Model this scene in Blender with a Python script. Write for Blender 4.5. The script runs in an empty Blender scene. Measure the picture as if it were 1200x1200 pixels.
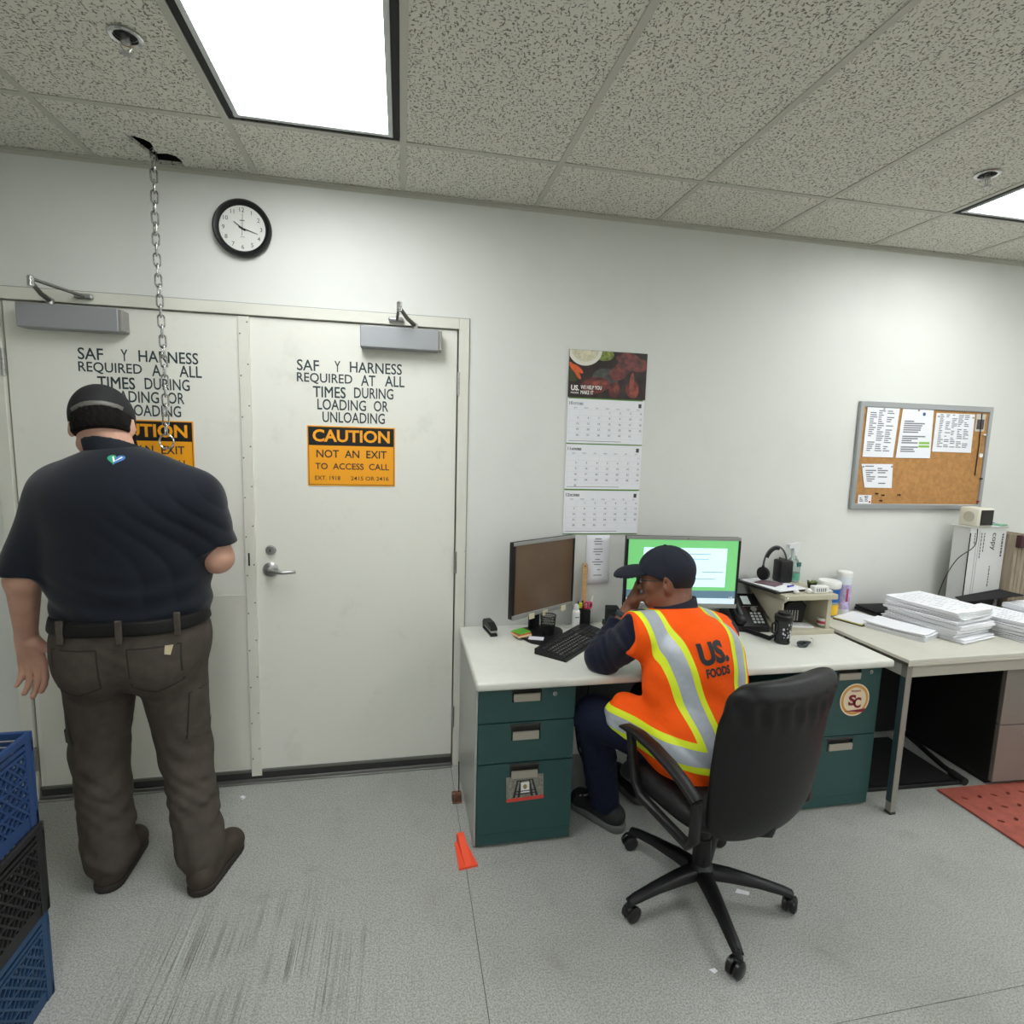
import bpy, bmesh, math, random
import numpy as np
from mathutils import Vector, Matrix
from mathutils.geometry import tessellate_polygon

# ------------------------------------------------------------------ camera, world, exposure
SC = bpy.context.scene
COL = SC.collection
CAM = (-0.0233, -2.6999, 1.6612); YAW = 0.1979; PITCH = -0.124; ROLL = 0.0285; FPX = 653.0
def cam_axes():
    cy, sy, cp, sp, cr, sr = math.cos(YAW), math.sin(YAW), math.cos(PITCH), math.sin(PITCH), math.cos(ROLL), math.sin(ROLL)
    f = Vector((sy*cp, cy*cp, sp)); r = Vector((cy, -sy, 0)); u = r.cross(f)
    return cr*r + sr*u, -sr*r + cr*u, f
CR, CU, CF = cam_axes()
cd = bpy.data.cameras.new('camera'); co = bpy.data.objects.new('camera', cd); COL.objects.link(co)
co.matrix_world = Matrix(((CR.x, CU.x, -CF.x, CAM[0]), (CR.y, CU.y, -CF.y, CAM[1]), (CR.z, CU.z, -CF.z, CAM[2]), (0, 0, 0, 1)))
cd.sensor_fit = 'HORIZONTAL'; cd.sensor_width = 36.0; cd.lens = FPX/1200*36.0; cd.clip_start = 0.02
SC.camera = co
w = bpy.data.worlds.new('world'); SC.world = w; w.use_nodes = True
w.node_tree.nodes['Background'].inputs[0].default_value = (0.55, 0.6, 0.6, 1)
w.node_tree.nodes['Background'].inputs[1].default_value = 0.02
SC.view_settings.view_transform = 'Standard'; SC.view_settings.look = 'None'
SC.view_settings.gamma = 1.0; SC.view_settings.use_curve_mapping = False
SC.view_settings.exposure = 0.0
LAMP = 15.2            # radiance of the fluorescent diffusers

def W(px, py, ax, v):
    """pixel of the 1200 photo -> point on the plane ax = v"""
    d = CF + (px-600)/FPX*CR + (600-py)/FPX*CU
    i = 'xyz'.index(ax); t = (v-CAM[i])/d[i]
    return Vector(CAM) + t*d
def WY(px, py, y): return W(px, py, 'y', y)
def WZ(px, py, z): return W(px, py, 'z', z)

# ------------------------------------------------------------------ materials
def lin(c):
    def f(v):
        v /= 255.0
        return v/12.92 if v <= 0.04045 else ((v+0.055)/1.055)**2.4
    return (f(c[0]), f(c[1]), f(c[2]), 1)
MATS = {}
def mat(name, c=(128,128,128), rough=0.5, metal=0.0, var=0.0, vscale=8.0, bump=0.0, bscale=60.0, emit=0.0, alpha=1.0, trans=0.0, coat=0.0, spec=0.5, sheen=0.0, stretch=None):
    if name in MATS: return MATS[name]
    m = bpy.data.materials.new(name); m.use_nodes = True; MATS[name] = m
    nt = m.node_tree; b = nt.nodes['Principled BSDF']
    b.inputs['Base Color'].default_value = lin(c); b.inputs['Roughness'].default_value = rough; b.inputs['Metallic'].default_value = metal
    b.inputs['Specular IOR Level'].default_value = spec
    if coat: b.inputs['Coat Weight'].default_value = coat
    if sheen: b.inputs['Sheen Weight'].default_value = sheen
    if trans: b.inputs['Transmission Weight'].default_value = trans
    if alpha < 1: b.inputs['Alpha'].default_value = alpha
    if emit:
        b.inputs['Emission Color'].default_value = lin(c); b.inputs['Emission Strength'].default_value = emit
    if var or bump:
        tc = nt.nodes.new('ShaderNodeTexCoord'); src = tc.outputs['Object']
        if stretch:
            mp = nt.nodes.new('ShaderNodeMapping'); mp.inputs['Scale'].default_value = stretch
            nt.links.new(src, mp.inputs[0]); src = mp.outputs[0]
    if var:
        n = nt.nodes.new('ShaderNodeTexNoise'); n.inputs['Scale'].default_value = vscale; n.inputs['Detail'].default_value = 6
        nt.links.new(src, n.inputs['Vector'])
        r = nt.nodes.new('ShaderNodeValToRGB')
        r.color_ramp.elements[0].position = 0.3; r.color_ramp.elements[1].position = 0.7
        r.color_ramp.elements[0].color = tuple(min(1, x*(1-var)) for x in lin(c)[:3]) + (1,)
        r.color_ramp.elements[1].color = tuple(min(1, x*(1+var)) for x in lin(c)[:3]) + (1,)
        nt.links.new(n.outputs['Fac'], r.inputs[0]); nt.links.new(r.outputs[0], b.inputs['Base Color'])
    if bump:
        n2 = nt.nodes.new('ShaderNodeTexNoise'); n2.inputs['Scale'].default_value = bscale; n2.inputs['Detail'].default_value = 4
        nt.links.new(src, n2.inputs['Vector'])
        bp = nt.nodes.new('ShaderNodeBump'); bp.inputs['Strength'].default_value = bump; bp.inputs['Distance'].default_value = 0.01
        nt.links.new(n2.outputs['Fac'], bp.inputs['Height']); nt.links.new(bp.outputs[0], b.inputs['Normal'])
    return m

def nodes_of(m): return m.node_tree.nodes, m.node_tree.links, m.node_tree.nodes['Principled BSDF']
def tile_material():
    m = mat('ceiling_tile', (222,221,210), 0.92, spec=0.15)
    N, L, b = nodes_of(m)
    tc = N.new('ShaderNodeTexCoord')
    vals = []
    for ang, sx, sy, seed in ((0.5, 95, 190, 1.0), (-0.9, 190, 95, 7.3)):
        mp = N.new('ShaderNodeMapping'); mp.inputs['Rotation'].default_value = (0, 0, ang); mp.inputs['Scale'].default_value = (sx, sy, 100); mp.inputs['Location'].default_value = (seed, seed*2, seed)
        L.new(tc.outputs['Object'], mp.inputs[0])
        n = N.new('ShaderNodeTexNoise'); n.inputs['Scale'].default_value = 0.85; n.inputs['Detail'].default_value = 1.5
        L.new(mp.outputs[0], n.inputs['Vector'])
        r = N.new('ShaderNodeMapRange'); r.inputs[1].default_value = 0.605; r.inputs[2].default_value = 0.655
        L.new(n.outputs['Fac'], r.inputs[0]); vals.append(r)
    mx = N.new('ShaderNodeMath'); mx.operation = 'MAXIMUM'
    L.new(vals[0].outputs[0], mx.inputs[0]); L.new(vals[1].outputs[0], mx.inputs[1])
    mix = N.new('ShaderNodeMix'); mix.data_type = 'RGBA'
    mix.inputs[6].default_value = lin((222,221,210)); mix.inputs[7].default_value = lin((138,135,126))
    L.new(mx.outputs[0], mix.inputs[0]); L.new(mix.outputs[2], b.inputs['Base Color'])
    bp = N.new('ShaderNodeBump'); bp.invert = True; bp.inputs['Strength'].default_value = 0.7; bp.inputs['Distance'].default_value = 0.004
    L.new(mx.outputs[0], bp.inputs['Height']); L.new(bp.outputs[0], b.inputs['Normal'])
    return m
def floor_material():
    base = (170,171,165)
    m = mat('floor_vinyl', base, 0.55, spec=0.35)
    N, L, b = nodes_of(m)
    tc = N.new('ShaderNodeTexCoord')
    def noise(scale, detail, mp=None):
        n = N.new('ShaderNodeTexNoise'); n.inputs['Scale'].default_value = scale; n.inputs['Detail'].default_value = detail
        L.new(mp.outputs[0] if mp else tc.outputs['Object'], n.inputs['Vector']); return n
    def rng(src, a, c, lo=0.0, hi=1.0):
        r = N.new('ShaderNodeMapRange'); r.inputs[1].default_value = a; r.inputs[2].default_value = c; r.inputs[3].default_value = lo; r.inputs[4].default_value = hi
        L.new(src, r.inputs[0]); return r.outputs[0]
    def mixc(fac, a, col):
        x = N.new('ShaderNodeMix'); x.data_type = 'RGBA'; L.new(fac, x.inputs[0])
        if isinstance(a, tuple): x.inputs[6].default_value = a
        else: L.new(a, x.inputs[6])
        x.inputs[7].default_value = col; return x.outputs[2]
    def mul(a, c):
        x = N.new('ShaderNodeMath'); x.operation = 'MULTIPLY'; L.new(a, x.inputs[0])
        if isinstance(c, float): x.inputs[1].default_value = c
        else: L.new(c, x.inputs[1])
        return x.outputs[0]
    # fine chips of the vinyl
    c = mixc(rng(noise(170, 3).outputs['Fac'], 0.42, 0.60, 0, 0.8), lin(base), lin((132,133,127)))
    c = mixc(rng(noise(240, 2).outputs['Fac'], 0.56, 0.68, 0, 0.7), c, lin((200,201,196)))
    # broad traffic grime
    c = mixc(rng(noise(2.3, 6).outputs['Fac'], 0.5, 0.72, 0, 0.26), c, lin((122,120,112)))
    c = mixc(rng(noise(9, 8).outputs['Fac'], 0.60, 0.78, 0, 0.28), c, lin((112,110,103)))
    # drag scratches in front of the double door, fanned slightly
    for rot, sx, sy, th, colr, sd in ((0.22, 80, 0.9, 0.545, (104,102,95), 0), (-0.04, 150, 1.2, 0.58, (80,78,72), 4), (0.10, 190, 1.0, 0.585, (84,82,76), 13), (0.26, 130, 1.3, 0.66, (206,206,200), 9)):
        mp = N.new('ShaderNodeMapping'); mp.vector_type = 'POINT'
        mp.inputs['Rotation'].default_value = (0, 0, rot); mp.inputs['Scale'].default_value = (sx, sy, 1); mp.inputs['Location'].default_value = (sd, sd, 0)
        L.new(tc.outputs['Object'], mp.inputs[0])
        s = rng(noise(0.9, 4, mp).outputs['Fac'], th, th+0.06)
        # masked to where the loads are dragged through the door
        d = N.new('ShaderNodeVectorMath'); d.operation = 'DISTANCE'; d.inputs[1].default_value = (-0.50, -1.16, 0)
        sc = N.new('ShaderNodeMapping'); sc.inputs['Scale'].default_value = (1.0, 1.0, 1)
        L.new(tc.outputs['Object'], sc.inputs[0]); L.new(sc.outputs[0], d.inputs[0])
        msk = rng(d.outputs['Value'], 0.60, 0.18)
        brk = rng(noise(3.5, 5).outputs['Fac'], 0.40, 0.62)
        c = mixc(mul(mul(s, msk), mul(brk, 0.75)), c, lin(colr))
    L.new(c, b.inputs['Base Color'])
    rr = rng(noise(12, 5).outputs['Fac'], 0.3, 0.7, 0.45, 0.7); L.new(rr, b.inputs['Roughness'])
    bp = N.new('ShaderNodeBump'); bp.inputs['Strength'].default_value = 0.04; bp.inputs['Distance'].default_value = 0.004
    L.new(noise(90, 3).outputs['Fac'], bp.inputs['Height']); L.new(bp.outputs[0], b.inputs['Normal'])
    return m
def smudged(name, base, smudge, scale, lo, hi, rough=0.5, amount=0.5, spec=0.4):
    m = mat(name, base, rough, spec=spec)
    N, L, b = nodes_of(m); tc = N.new('ShaderNodeTexCoord')
    n = N.new('ShaderNodeTexNoise'); n.inputs['Scale'].default_value = scale; n.inputs['Detail'].default_value = 8; n.inputs['Roughness'].default_value = 0.65
    L.new(tc.outputs['Object'], n.inputs['Vector'])
    r = N.new('ShaderNodeMapRange'); r.inputs[1].default_value = lo; r.inputs[2].default_value = hi; r.inputs[4].default_value = amount
    L.new(n.outputs['Fac'], r.inputs[0])
    x = N.new('ShaderNodeMix'); x.data_type = 'RGBA'; x.inputs[6].default_value = lin(base); x.inputs[7].default_value = lin(smudge)
    L.new(r.outputs[0], x.inputs[0]); L.new(x.outputs[2], b.inputs['Base Color'])
    return m
def grid_material(name, c0, c1, sx, sy, frac, rough=0.5, metal=0.0):
    """fine wire or weave: brick texture on generated coordinates is avoided; object space checker of lines"""
    m = mat(name, c0, rough, metal)
    N, L, b = nodes_of(m); tc = N.new('ShaderNodeTexCoord')
    w_ = N.new('ShaderNodeTexVoronoi'); w_.inputs['Scale'].default_value = sx
    L.new(tc.outputs['Object'], w_.inputs['Vector'])
    r = N.new('ShaderNodeMapRange'); r.inputs[1].default_value = frac; r.inputs[2].default_value = frac+0.1
    L.new(w_.outputs['Distance'], r.inputs[0])
    x = N.new('ShaderNodeMix'); x.data_type = 'RGBA'; x.inputs[6].default_value = lin(c0); x.inputs[7].default_value = lin(c1)
    L.new(r.outputs[0], x.inputs[0]); L.new(x.outputs[2], b.inputs['Base Color'])
    return m

M_TILE = tile_material(); M_FLOOR = floor_material()
M_WALL = smudged('wall_paint', (216,217,211), (200,201,195), 2.2, 0.5, 0.75, 0.55, 0.4)
M_DOOR = smudged('door_paint', (224,223,213), (196,194,183), 5.0, 0.56, 0.78, 0.45, 0.5)
M_FRAME = mat('frame_paint', (214,213,201), 0.45, var=0.03)
M_GRID = mat('grid_paint', (190,189,178), 0.6)
M_BLACK = mat('black_plastic', (19,19,20), 0.45, spec=0.4)
M_BLACKM = mat('black_matte', (17,17,18), 0.8)
M_LEATHER = mat('black_leather', (14,14,15), 0.5, bump=0.10, bscale=70, spec=0.35)
M_STEEL = mat('brushed_steel', (170,170,168), 0.35, 0.9)
M_CHROME = mat('chrome', (205,205,205), 0.16, 1.0)
M_ALU = mat('aluminium', (168,170,171), 0.42, 0.75)
M_CLOSER = mat('closer_paint', (152,154,156), 0.45, 0.3)
M_GREEN = mat('teal_enamel', (37,74,72), 0.42, var=0.05, vscale=30)
M_DESKTOP = smudged('desk_laminate', (214,214,205), (196,196,186), 7, 0.5, 0.75, 0.4, 0.5)
M_LAM2 = smudged('table_laminate', (200,198,186), (182,179,166), 9, 0.5, 0.75, 0.42, 0.5)
M_BEIGE = mat('beige_plastic', (186,180,158), 0.55, var=0.04)
M_GREYMET = mat('grey_metal', (150,148,142), 0.4, 0.25)
M_WHITE = mat('white_plastic', (228,228,224), 0.4)
M_PAPER = mat('paper', (232,233,236), 0.85, spec=0.1)
M_PAPER2 = mat('paper_edge', (214,212,208), 0.9, spec=0.1, var=0.06, vscale=200)
M_INK = mat('ink', (38,40,44), 0.7)
M_INKG = mat('ink_grey', (118,120,126), 0.8)
M_LETTER = mat('vinyl_lettering', (40,58,60), 0.5)
M_YEL = mat('caution_yellow', (238,160,14), 0.5)
M_RED = mat('red', (170,28,30), 0.5)
M_WOOD = mat('wood_light', (206,164,112), 0.6, var=0.12, vscale=14, stretch=(1,1,8))
M_DARKGLASS = mat('dark_glass', (12,12,14), 0.08)

# ------------------------------------------------------------------ object helpers
def link(o, parent=None):
    COL.objects.link(o)
    if parent is not None: o.parent = parent
    return o
def thing(name, label, cat, loc=(0,0,0), rotz=0.0, group=None):
    o = bpy.data.objects.new(name, None); o.empty_display_size = 0.05
    COL.objects.link(o); o.location = loc; o.rotation_euler = (0, 0, rotz)
    return tag(o, label, cat, group)
def tag(o, label, cat, group=None):
    o['label'] = label; o['category'] = cat
    if group: o['group'] = group
    return o
def struct(o): o['kind'] = 'structure'; return o
class B:
    """collects shapes of ONE part"""
    def __init__(self): self.bm = bmesh.new()
    def _xf(self, vs, M):
        if M is not None:
            for v in vs: v.co = M @ v.co
    def box(self, lo, hi, bev=0.0, seg=2, M=None):
        lo, hi = Vector(lo), Vector(hi)
        r = bmesh.ops.create_cube(self.bm, size=1.0); vs = r['verts']
        c = (lo+hi)/2; s = hi-lo
        for v in vs: v.co = Vector((v.co.x*s.x, v.co.y*s.y, v.co.z*s.z)) + c
        if bev > 0:
            es = list({e for v in vs for e in v.link_edges})
            r = bmesh.ops.bevel(self.bm, geom=es, offset=min(bev, 0.49*min(abs(x) for x in s)), segments=seg, profile=0.5, affect='EDGES')
            vs = list({v for f in r['faces'] for v in f.verts} | {v for v in vs if v.is_valid})
        self._xf(vs, M); return self
    def prism(self, pts, axis, a, b, M=None):
        """polygon pts (2D) extruded along axis between a and b; axis x: (y,z) y: (x,z) z: (x,y)"""
        def P(p, t): return {'x': Vector((t, p[0], p[1])), 'y': Vector((p[0], t, p[1])), 'z': Vector((p[0], p[1], t))}[axis]
        v0 = [self.bm.verts.new(P(p, a)) for p in pts]; v1 = [self.bm.verts.new(P(p, b)) for p in pts]
        n = len(pts)
        fs = [self.bm.faces.new(v0), self.bm.faces.new(v1[::-1])]
        for i in range(n): fs.append(self.bm.faces.new((v0[i], v1[i], v1[(i+1) % n], v0[(i+1) % n])))
        bmesh.ops.recalc_face_normals(self.bm, faces=fs)
        self._xf(v0+v1, M); return self
    def tube(self, pts, r, n=8, cap=True, closed=False, M=None):
        pts = [Vector(p) for p in pts]; k = len(pts); rs = r if isinstance(r, (list, tuple)) else [r]*k
        rings = []; up = None
        for i, p in enumerate(pts):
            if closed: t = pts[(i+1) % k]-pts[i-1]
            else: t = (pts[min(i+1, k-1)]-pts[max(i-1, 0)])
            t.normalize()
            if up is None: up = Vector((0, 0, 1)) if abs(t.z) < 0.9 else Vector((1, 0, 0))
            s = t.cross(up)
            if s.length < 1e-5: s = t.orthogonal()
            s.normalize(); up = s.cross(t).normalized()
            rings.append([self.bm.verts.new(p + rs[i]*(math.cos(2*math.pi*j/n)*s + math.sin(2*math.pi*j/n)*up)) for j in range(n)])
        for i in range(k if closed else k-1):
            a, b_ = rings[i], rings[(i+1) % k]
            for j in range(n): self.bm.faces.new((a[j], a[(j+1) % n], b_[(j+1) % n], b_[j]))
        if cap and not closed:
            self.bm.faces.new(rings[0][::-1]); self.bm.faces.new(rings[-1])
        self._xf([v for q in rings for v in q], M); return self
    def lathe(self, prof, n=24, M=None, cap=True):
        """prof: (radius, z)"""
        rings = [[self.bm.verts.new((r*math.cos(2*math.pi*j/n), r*math.sin(2*math.pi*j/n), z)) for j in range(n)] for r, z in prof]
        for i in range(len(prof)-1):
            a, b_ = rings[i], rings[i+1]
            for j in range(n): self.bm.faces.new((a[j], a[(j+1) % n], b_[(j+1) % n], b_[j]))
        if cap:
            if prof[0][0] > 1e-6: self.bm.faces.new(rings[0][::-1])
            if prof[-1][0] > 1e-6: self.bm.faces.new(rings[-1])
        self._xf([v for q in rings for v in q], M); return self
    def ball(self, c, r, u=16, v=10, M=None):
        rr = r if isinstance(r, (tuple, list)) else (r, r, r)
        q = bmesh.ops.create_uvsphere(self.bm, u_segments=u, v_segments=v, radius=1.0)['verts']
        for x in q: x.co = Vector((x.co.x*rr[0], x.co.y*rr[1], x.co.z*rr[2])) + Vector(c)
        self._xf(q, M); return self
    def poly(self, pts, M=None):
        vs = [self.bm.verts.new(Vector(p)) for p in pts]; self.bm.faces.new(vs); self._xf(vs, M); return self
    def obj(self, name, m, parent=None, smooth=None, loc=None):
        me = bpy.data.meshes.new(name)
        bmesh.ops.recalc_face_normals(self.bm, faces=self.bm.faces[:])
        self.bm.to_mesh(me); self.bm.free()
        me.materials.append(m)
        o = bpy.data.objects.new(name, me); link(o, parent)
        if loc is not None: o.location = loc
        if smooth is not None:
            me.polygons.foreach_set('use_smooth', [True]*len(me.polygons))
            if smooth < 180: me.set_sharp_from_angle(angle=math.radians(smooth))
        return o
def T(x, y, z): return Matrix.Translation((x, y, z))
def RX(a): return Matrix.Rotation(a, 4, 'X')
def RY(a): return Matrix.Rotation(a, 4, 'Y')
def RZ(a): return Matrix.Rotation(a, 4, 'Z')
def frame(o, xd, yd):
    """matrix taking local xy-plane drawing to origin o, axes xd, yd"""
    xd = Vector(xd).normalized(); yd = Vector(yd); zd = xd.cross(yd).normalized(); yd = zd.cross(xd)
    return Matrix(((xd.x, yd.x, zd.x, o[0]), (xd.y, yd.y, zd.y, o[1]), (xd.z, yd.z, zd.z, o[2]), (0, 0, 0, 1)))
_TX = {}
def text_mesh(s, bold=0.0, extrude=0.0):
    key = (s, bold, extrude)
    if key not in _TX:
        cu = bpy.data.curves.new('t', 'FONT'); cu.body = s; cu.offset = bold; cu.extrude = extrude; cu.resolution_u = 3
        cu.align_x = 'LEFT'
        ob = bpy.data.objects.new('t', cu)
        me = bpy.data.meshes.new_from_object(ob)
        bpy.data.objects.remove(ob); bpy.data.curves.remove(cu)
        _TX[key] = me
    return _TX[key]
def text_into(bm, s, F, w=None, h=None, bold=0.0, x=0.0, y=0.0, align='L'):
    """lettering fitted to box width w and height h with its lower left at x, y of frame F"""
    layered = bool(bold) and any(c in s for c in 'MW')   # letters whose outline cannot be offset
    me = text_mesh(s, 0.0 if layered else bold)
    if not len(me.vertices): return
    co_ = np.zeros(len(me.vertices)*3); me.vertices.foreach_get('co', co_); co_ = co_.reshape(-1, 3)
    x0, x1, y0, y1 = co_[:,0].min(), co_[:,0].max(), co_[:,1].min(), co_[:,1].max()
    sy = h/(y1-y0) if h else None; sx = w/(x1-x0) if w else sy
    if sy is None: sy = sx
    ox = x - (x1-x0)*sx*(0.5 if align == 'C' else 1.0 if align == 'R' else 0.0)
    e = bold*sy       # weight: the strokes are widened by shifted copies
    for k, (ex, ey) in enumerate(((0, 0),) if not layered else ((-e, -e), (e, -e), (-e, e), (e, e), (0, 0))):
        vs = [bm.verts.new(F @ Vector(((p[0]-x0)*sx+ox+ex, (p[1]-y0)*sy+y+ey, 0.00012*k))) for p in co_]
        for p in me.polygons:
            try: bm.faces.new([vs[i] for i in p.vertices])
            except ValueError: pass
def lettering(name, s, F, m, parent, w=None, h=None, bold=0.0, x=0.0, y=0.0, align='L'):
    b = B(); text_into(b.bm, s, F, w, h, bold, x, y, align)
    return b.obj(name, m, parent)
def copy_tree(o, parent=None):
    c = o.copy(); link(c, parent)
    for ch in list(o.children): copy_tree(ch, c)
    return c
R2 = math.radians
# ------------------------------------------------------------------ smooth-union volumes meshed with surface nets
def C(a, b, ra, rb=None, k=0.02, flat=None, cut=None, sub=False):
    return dict(t='c', a=np.array(a, float), b=np.array(b, float), ra=ra, rb=ra if rb is None else rb, k=k, flat=flat, cut=cut, sub=sub)
def EL(c, r, ax=None, k=0.02, cut=None, sub=False):
    ax = np.eye(3) if ax is None else np.array([list(v) for v in ax], float)
    return dict(t='e', c=np.array(c, float), r=np.array(r, float), ax=ax, k=k, cut=cut, sub=sub)
def _pd(p, P):
    if p['t'] == 'c':
        a, b = p['a'], p['b']; Q = P
        if p['flat'] is not None:
            d = np.array(p['flat'][0], float); d /= np.linalg.norm(d); s = p['flat'][1]; m = (a+b)/2
            a = a + d*((a-m) @ d)*(1/s-1); b = b + d*((b-m) @ d)*(1/s-1)
            q = (P-m) @ d; Q = P + q[..., None]*d*(1/s-1)
        ba = b-a; L2 = max(ba @ ba, 1e-12)
        t = np.clip(((Q-a) @ ba)/L2, 0, 1)
        dd = np.linalg.norm(Q-a-t[..., None]*ba, axis=-1)-(p['ra']+t*(p['rb']-p['ra']))
        if p['flat'] is not None: dd = dd*(0.5+0.5*p['flat'][1])
    else:
        q = (P-p['c']) @ p['ax'].T; r = p['r']
        k0 = np.linalg.norm(q/r, axis=-1); k1 = np.linalg.norm(q/(r*r), axis=-1)
        dd = k0*(k0-1)/np.maximum(k1, 1e-6)
    if p['cut']:
        for pt, n in p['cut']:
            n = np.array(n, float); n /= np.linalg.norm(n)
            dd = np.maximum(dd, (P-np.array(pt, float)) @ n)
    return dd
def _bb(p):
    if p['t'] == 'c':
        r = max(p['ra'], p['rb']); return np.minimum(p['a'], p['b'])-r, np.maximum(p['a'], p['b'])+r
    e = np.sqrt(((p['ax']*p['r'][:, None])**2).sum(0)); return p['c']-e, p['c']+e
def volume(prims, h, cuts=(), disp=None, smooth=1):
    lo = np.min([_bb(p)[0] for p in prims if not p['sub']], axis=0)-4*h; hi = np.max([_bb(p)[1] for p in prims if not p['sub']], axis=0)+4*h
    n = np.ceil((hi-lo)/h).astype(int)+1
    F = np.full(n, 0.08, np.float32)
    gx = [lo[i]+h*np.arange(n[i]) for i in range(3)]
    for p in prims:
        b0, b1 = _bb(p); mg = p['k']+4*h
        i0 = np.clip(np.floor((b0-mg-lo)/h).astype(int), 0, n); i1 = np.clip(np.ceil((b1+mg-lo)/h).astype(int)+1, 0, n)
        if np.any(i1 <= i0): continue
        s = tuple(slice(i0[i], i1[i]) for i in range(3))
        P = np.stack(np.meshgrid(gx[0][s[0]], gx[1][s[1]], gx[2][s[2]], indexing='ij'), -1)
        d = _pd(p, P); f = F[s]; k = max(p['k'], 1e-5)
        if p['sub']:
            d = -d; hh = np.maximum(k-np.abs(f-d), 0)/k; F[s] = np.maximum(f, d)+hh*hh*k*0.25
        else:
            hh = np.maximum(k-np.abs(f-d), 0)/k; F[s] = np.minimum(f, d)-hh*hh*k*0.25
    if disp is not None:
        idx = np.argwhere(np.abs(F) < 0.035)
        F[tuple(idx.T)] += disp(lo+h*idx).astype(np.float32)
    if cuts:
        P = None
        G = np.meshgrid(*gx, indexing='ij')
        for pt, nn in cuts:
            nn = np.array(nn, float); nn /= np.linalg.norm(nn)
            d = sum((G[i]-pt[i])*nn[i] for i in range(3)); F = np.maximum(F, d.astype(np.float32))
    F[0] = F[-1] = 0.08; F[:, 0] = F[:, -1] = 0.08; F[:, :, 0] = F[:, :, -1] = 0.08
    # surface nets
    S = F < 0
    cnt = np.zeros(n-1, np.int8)
    for dx in (0, 1):
        for dy in (0, 1):
            for dz in (0, 1): cnt += S[dx:n[0]-1+dx, dy:n[1]-1+dy, dz:n[2]-1+dz]
    act = (cnt > 0) & (cnt < 8); ci = np.argwhere(act)
    vid = np.full(n-1, -1, np.int64); vid[tuple(ci.T)] = np.arange(len(ci))
    acc = np.zeros((len(ci), 3)); num = np.zeros(len(ci))
    cor = [(a, b, c) for a in (0, 1) for b in (0, 1) for c in (0, 1)]
    for A in cor:
        for ax in range(3):
            if A[ax]: continue
            Bc = list(A); Bc[ax] = 1
            fa = F[tuple((ci+A).T)]; fb = F[tuple((ci+Bc).T)]
            m = (fa < 0) != (fb < 0); t = np.zeros(len(ci)); t[m] = fa[m]/(fa[m]-fb[m])
            pt = np.array(A, float)[None, :].repeat(len(ci), 0); pt[:, ax] += t
            acc[m] += pt[m]; num[m] += 1
    V = lo+h*(ci+acc/np.maximum(num, 1)[:, None])
    quads = []
    for ax in range(3):
        u, v = (ax+1) % 3, (ax+2) % 3
        sl0 = [slice(1, n[i]-1) for i in range(3)]; sl0[ax] = slice(0, n[ax]-1); sl1 = list(sl0); sl1[ax] = slice(1, n[ax])
        a_, b_ = S[tuple(sl0)], S[tuple(sl1)]; e = np.argwhere(a_ != b_)
        if not len(e): continue
        off = np.ones(3, int); off[ax] = 0; e = e+off
        flip = S[tuple(e.T)]
        def g(du, dv):
            q = e.copy(); q[:, u] -= du; q[:, v] -= dv; return vid[tuple(q.T)]
        q = np.stack([g(1, 1), g(0, 1), g(0, 0), g(1, 0)], -1)
        q[~flip] = q[~flip][:, ::-1]; quads.append(q)
    Q = np.concatenate(quads); Q = Q[(Q >= 0).all(1)]
    for _ in range(smooth):
        A_ = np.zeros_like(V); c_ = np.zeros(len(V))
        for i in range(4):
            a_, b_ = Q[:, i], Q[:, (i+1) % 4]
            np.add.at(A_, a_, V[b_]); np.add.at(c_, a_, 1); np.add.at(A_, b_, V[a_]); np.add.at(c_, b_, 1)
        V = 0.5*V+0.5*A_/np.maximum(c_, 1)[:, None]
    return V, Q
def vol_obj(name, prims, h, m, parent=None, **kw):
    V, Q = volume(prims, h, **kw)
    me = bpy.data.meshes.new(name)
    me.vertices.add(len(V)); me.vertices.foreach_set('co', V.astype(np.float32).ravel())
    me.loops.add(4*len(Q)); me.loops.foreach_set('vertex_index', Q.astype(np.int32).ravel())
    me.polygons.add(len(Q)); me.polygons.foreach_set('loop_start', np.arange(0, 4*len(Q), 4, dtype=np.int32))
    me.update(calc_edges=True); me.validate()
    me.polygons.foreach_set('use_smooth', [True]*len(me.polygons))
    me.materials.append(m)
    o = bpy.data.objects.new(name, me); link(o, parent); return o
def pillow(w, hgt, t, nx=22, nz=22, ex=5.0, taper=None, bulge=None, bend=None):
    """upholstered slab: x width, z height, y thickness; returns bmesh builder"""
    b = B(); fr = [[None]*(nz+1) for _ in range(nx+1)]; bk = [[None]*(nz+1) for _ in range(nx+1)]
    for i in range(nx+1):
        u = math.sin((i/nx-0.5)*math.pi)
        for j in range(nz+1):
            v = math.sin((j/nz-0.5)*math.pi)
            # squircle outline
            k = (abs(u)**ex+abs(v)**ex)**(1/ex); mx = max(abs(u), abs(v)); s = mx/k if k > 1e-6 else 1.0
            uu, vv = u*s, v*s
            ed = max(0.0, 1-mx**4)**0.5
            wx = w/2*(taper(vv) if taper else 1.0)
            x, z = uu*wx, vv*hgt/2; tt = t/2*ed
            by = bend(uu, vv) if bend else 0.0
            bf, bb = bulge(uu, vv) if bulge else (0, 0)
            fr[i][j] = b.bm.verts.new((x, by+tt+bf*ed, z))
            edge = i in (0, nx) or j in (0, nz)
            bk[i][j] = fr[i][j] if edge else b.bm.verts.new((x, by-tt-bb*ed, z))
    for i in range(nx):
        for j in range(nz):
            for G, fl_ in ((fr, False), (bk, True)):
                q = [G[i][j], G[i+1][j], G[i+1][j+1], G[i][j+1]]
                try: b.bm.faces.new(q if fl_ else q[::-1])
                except ValueError: pass
    return b
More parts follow.
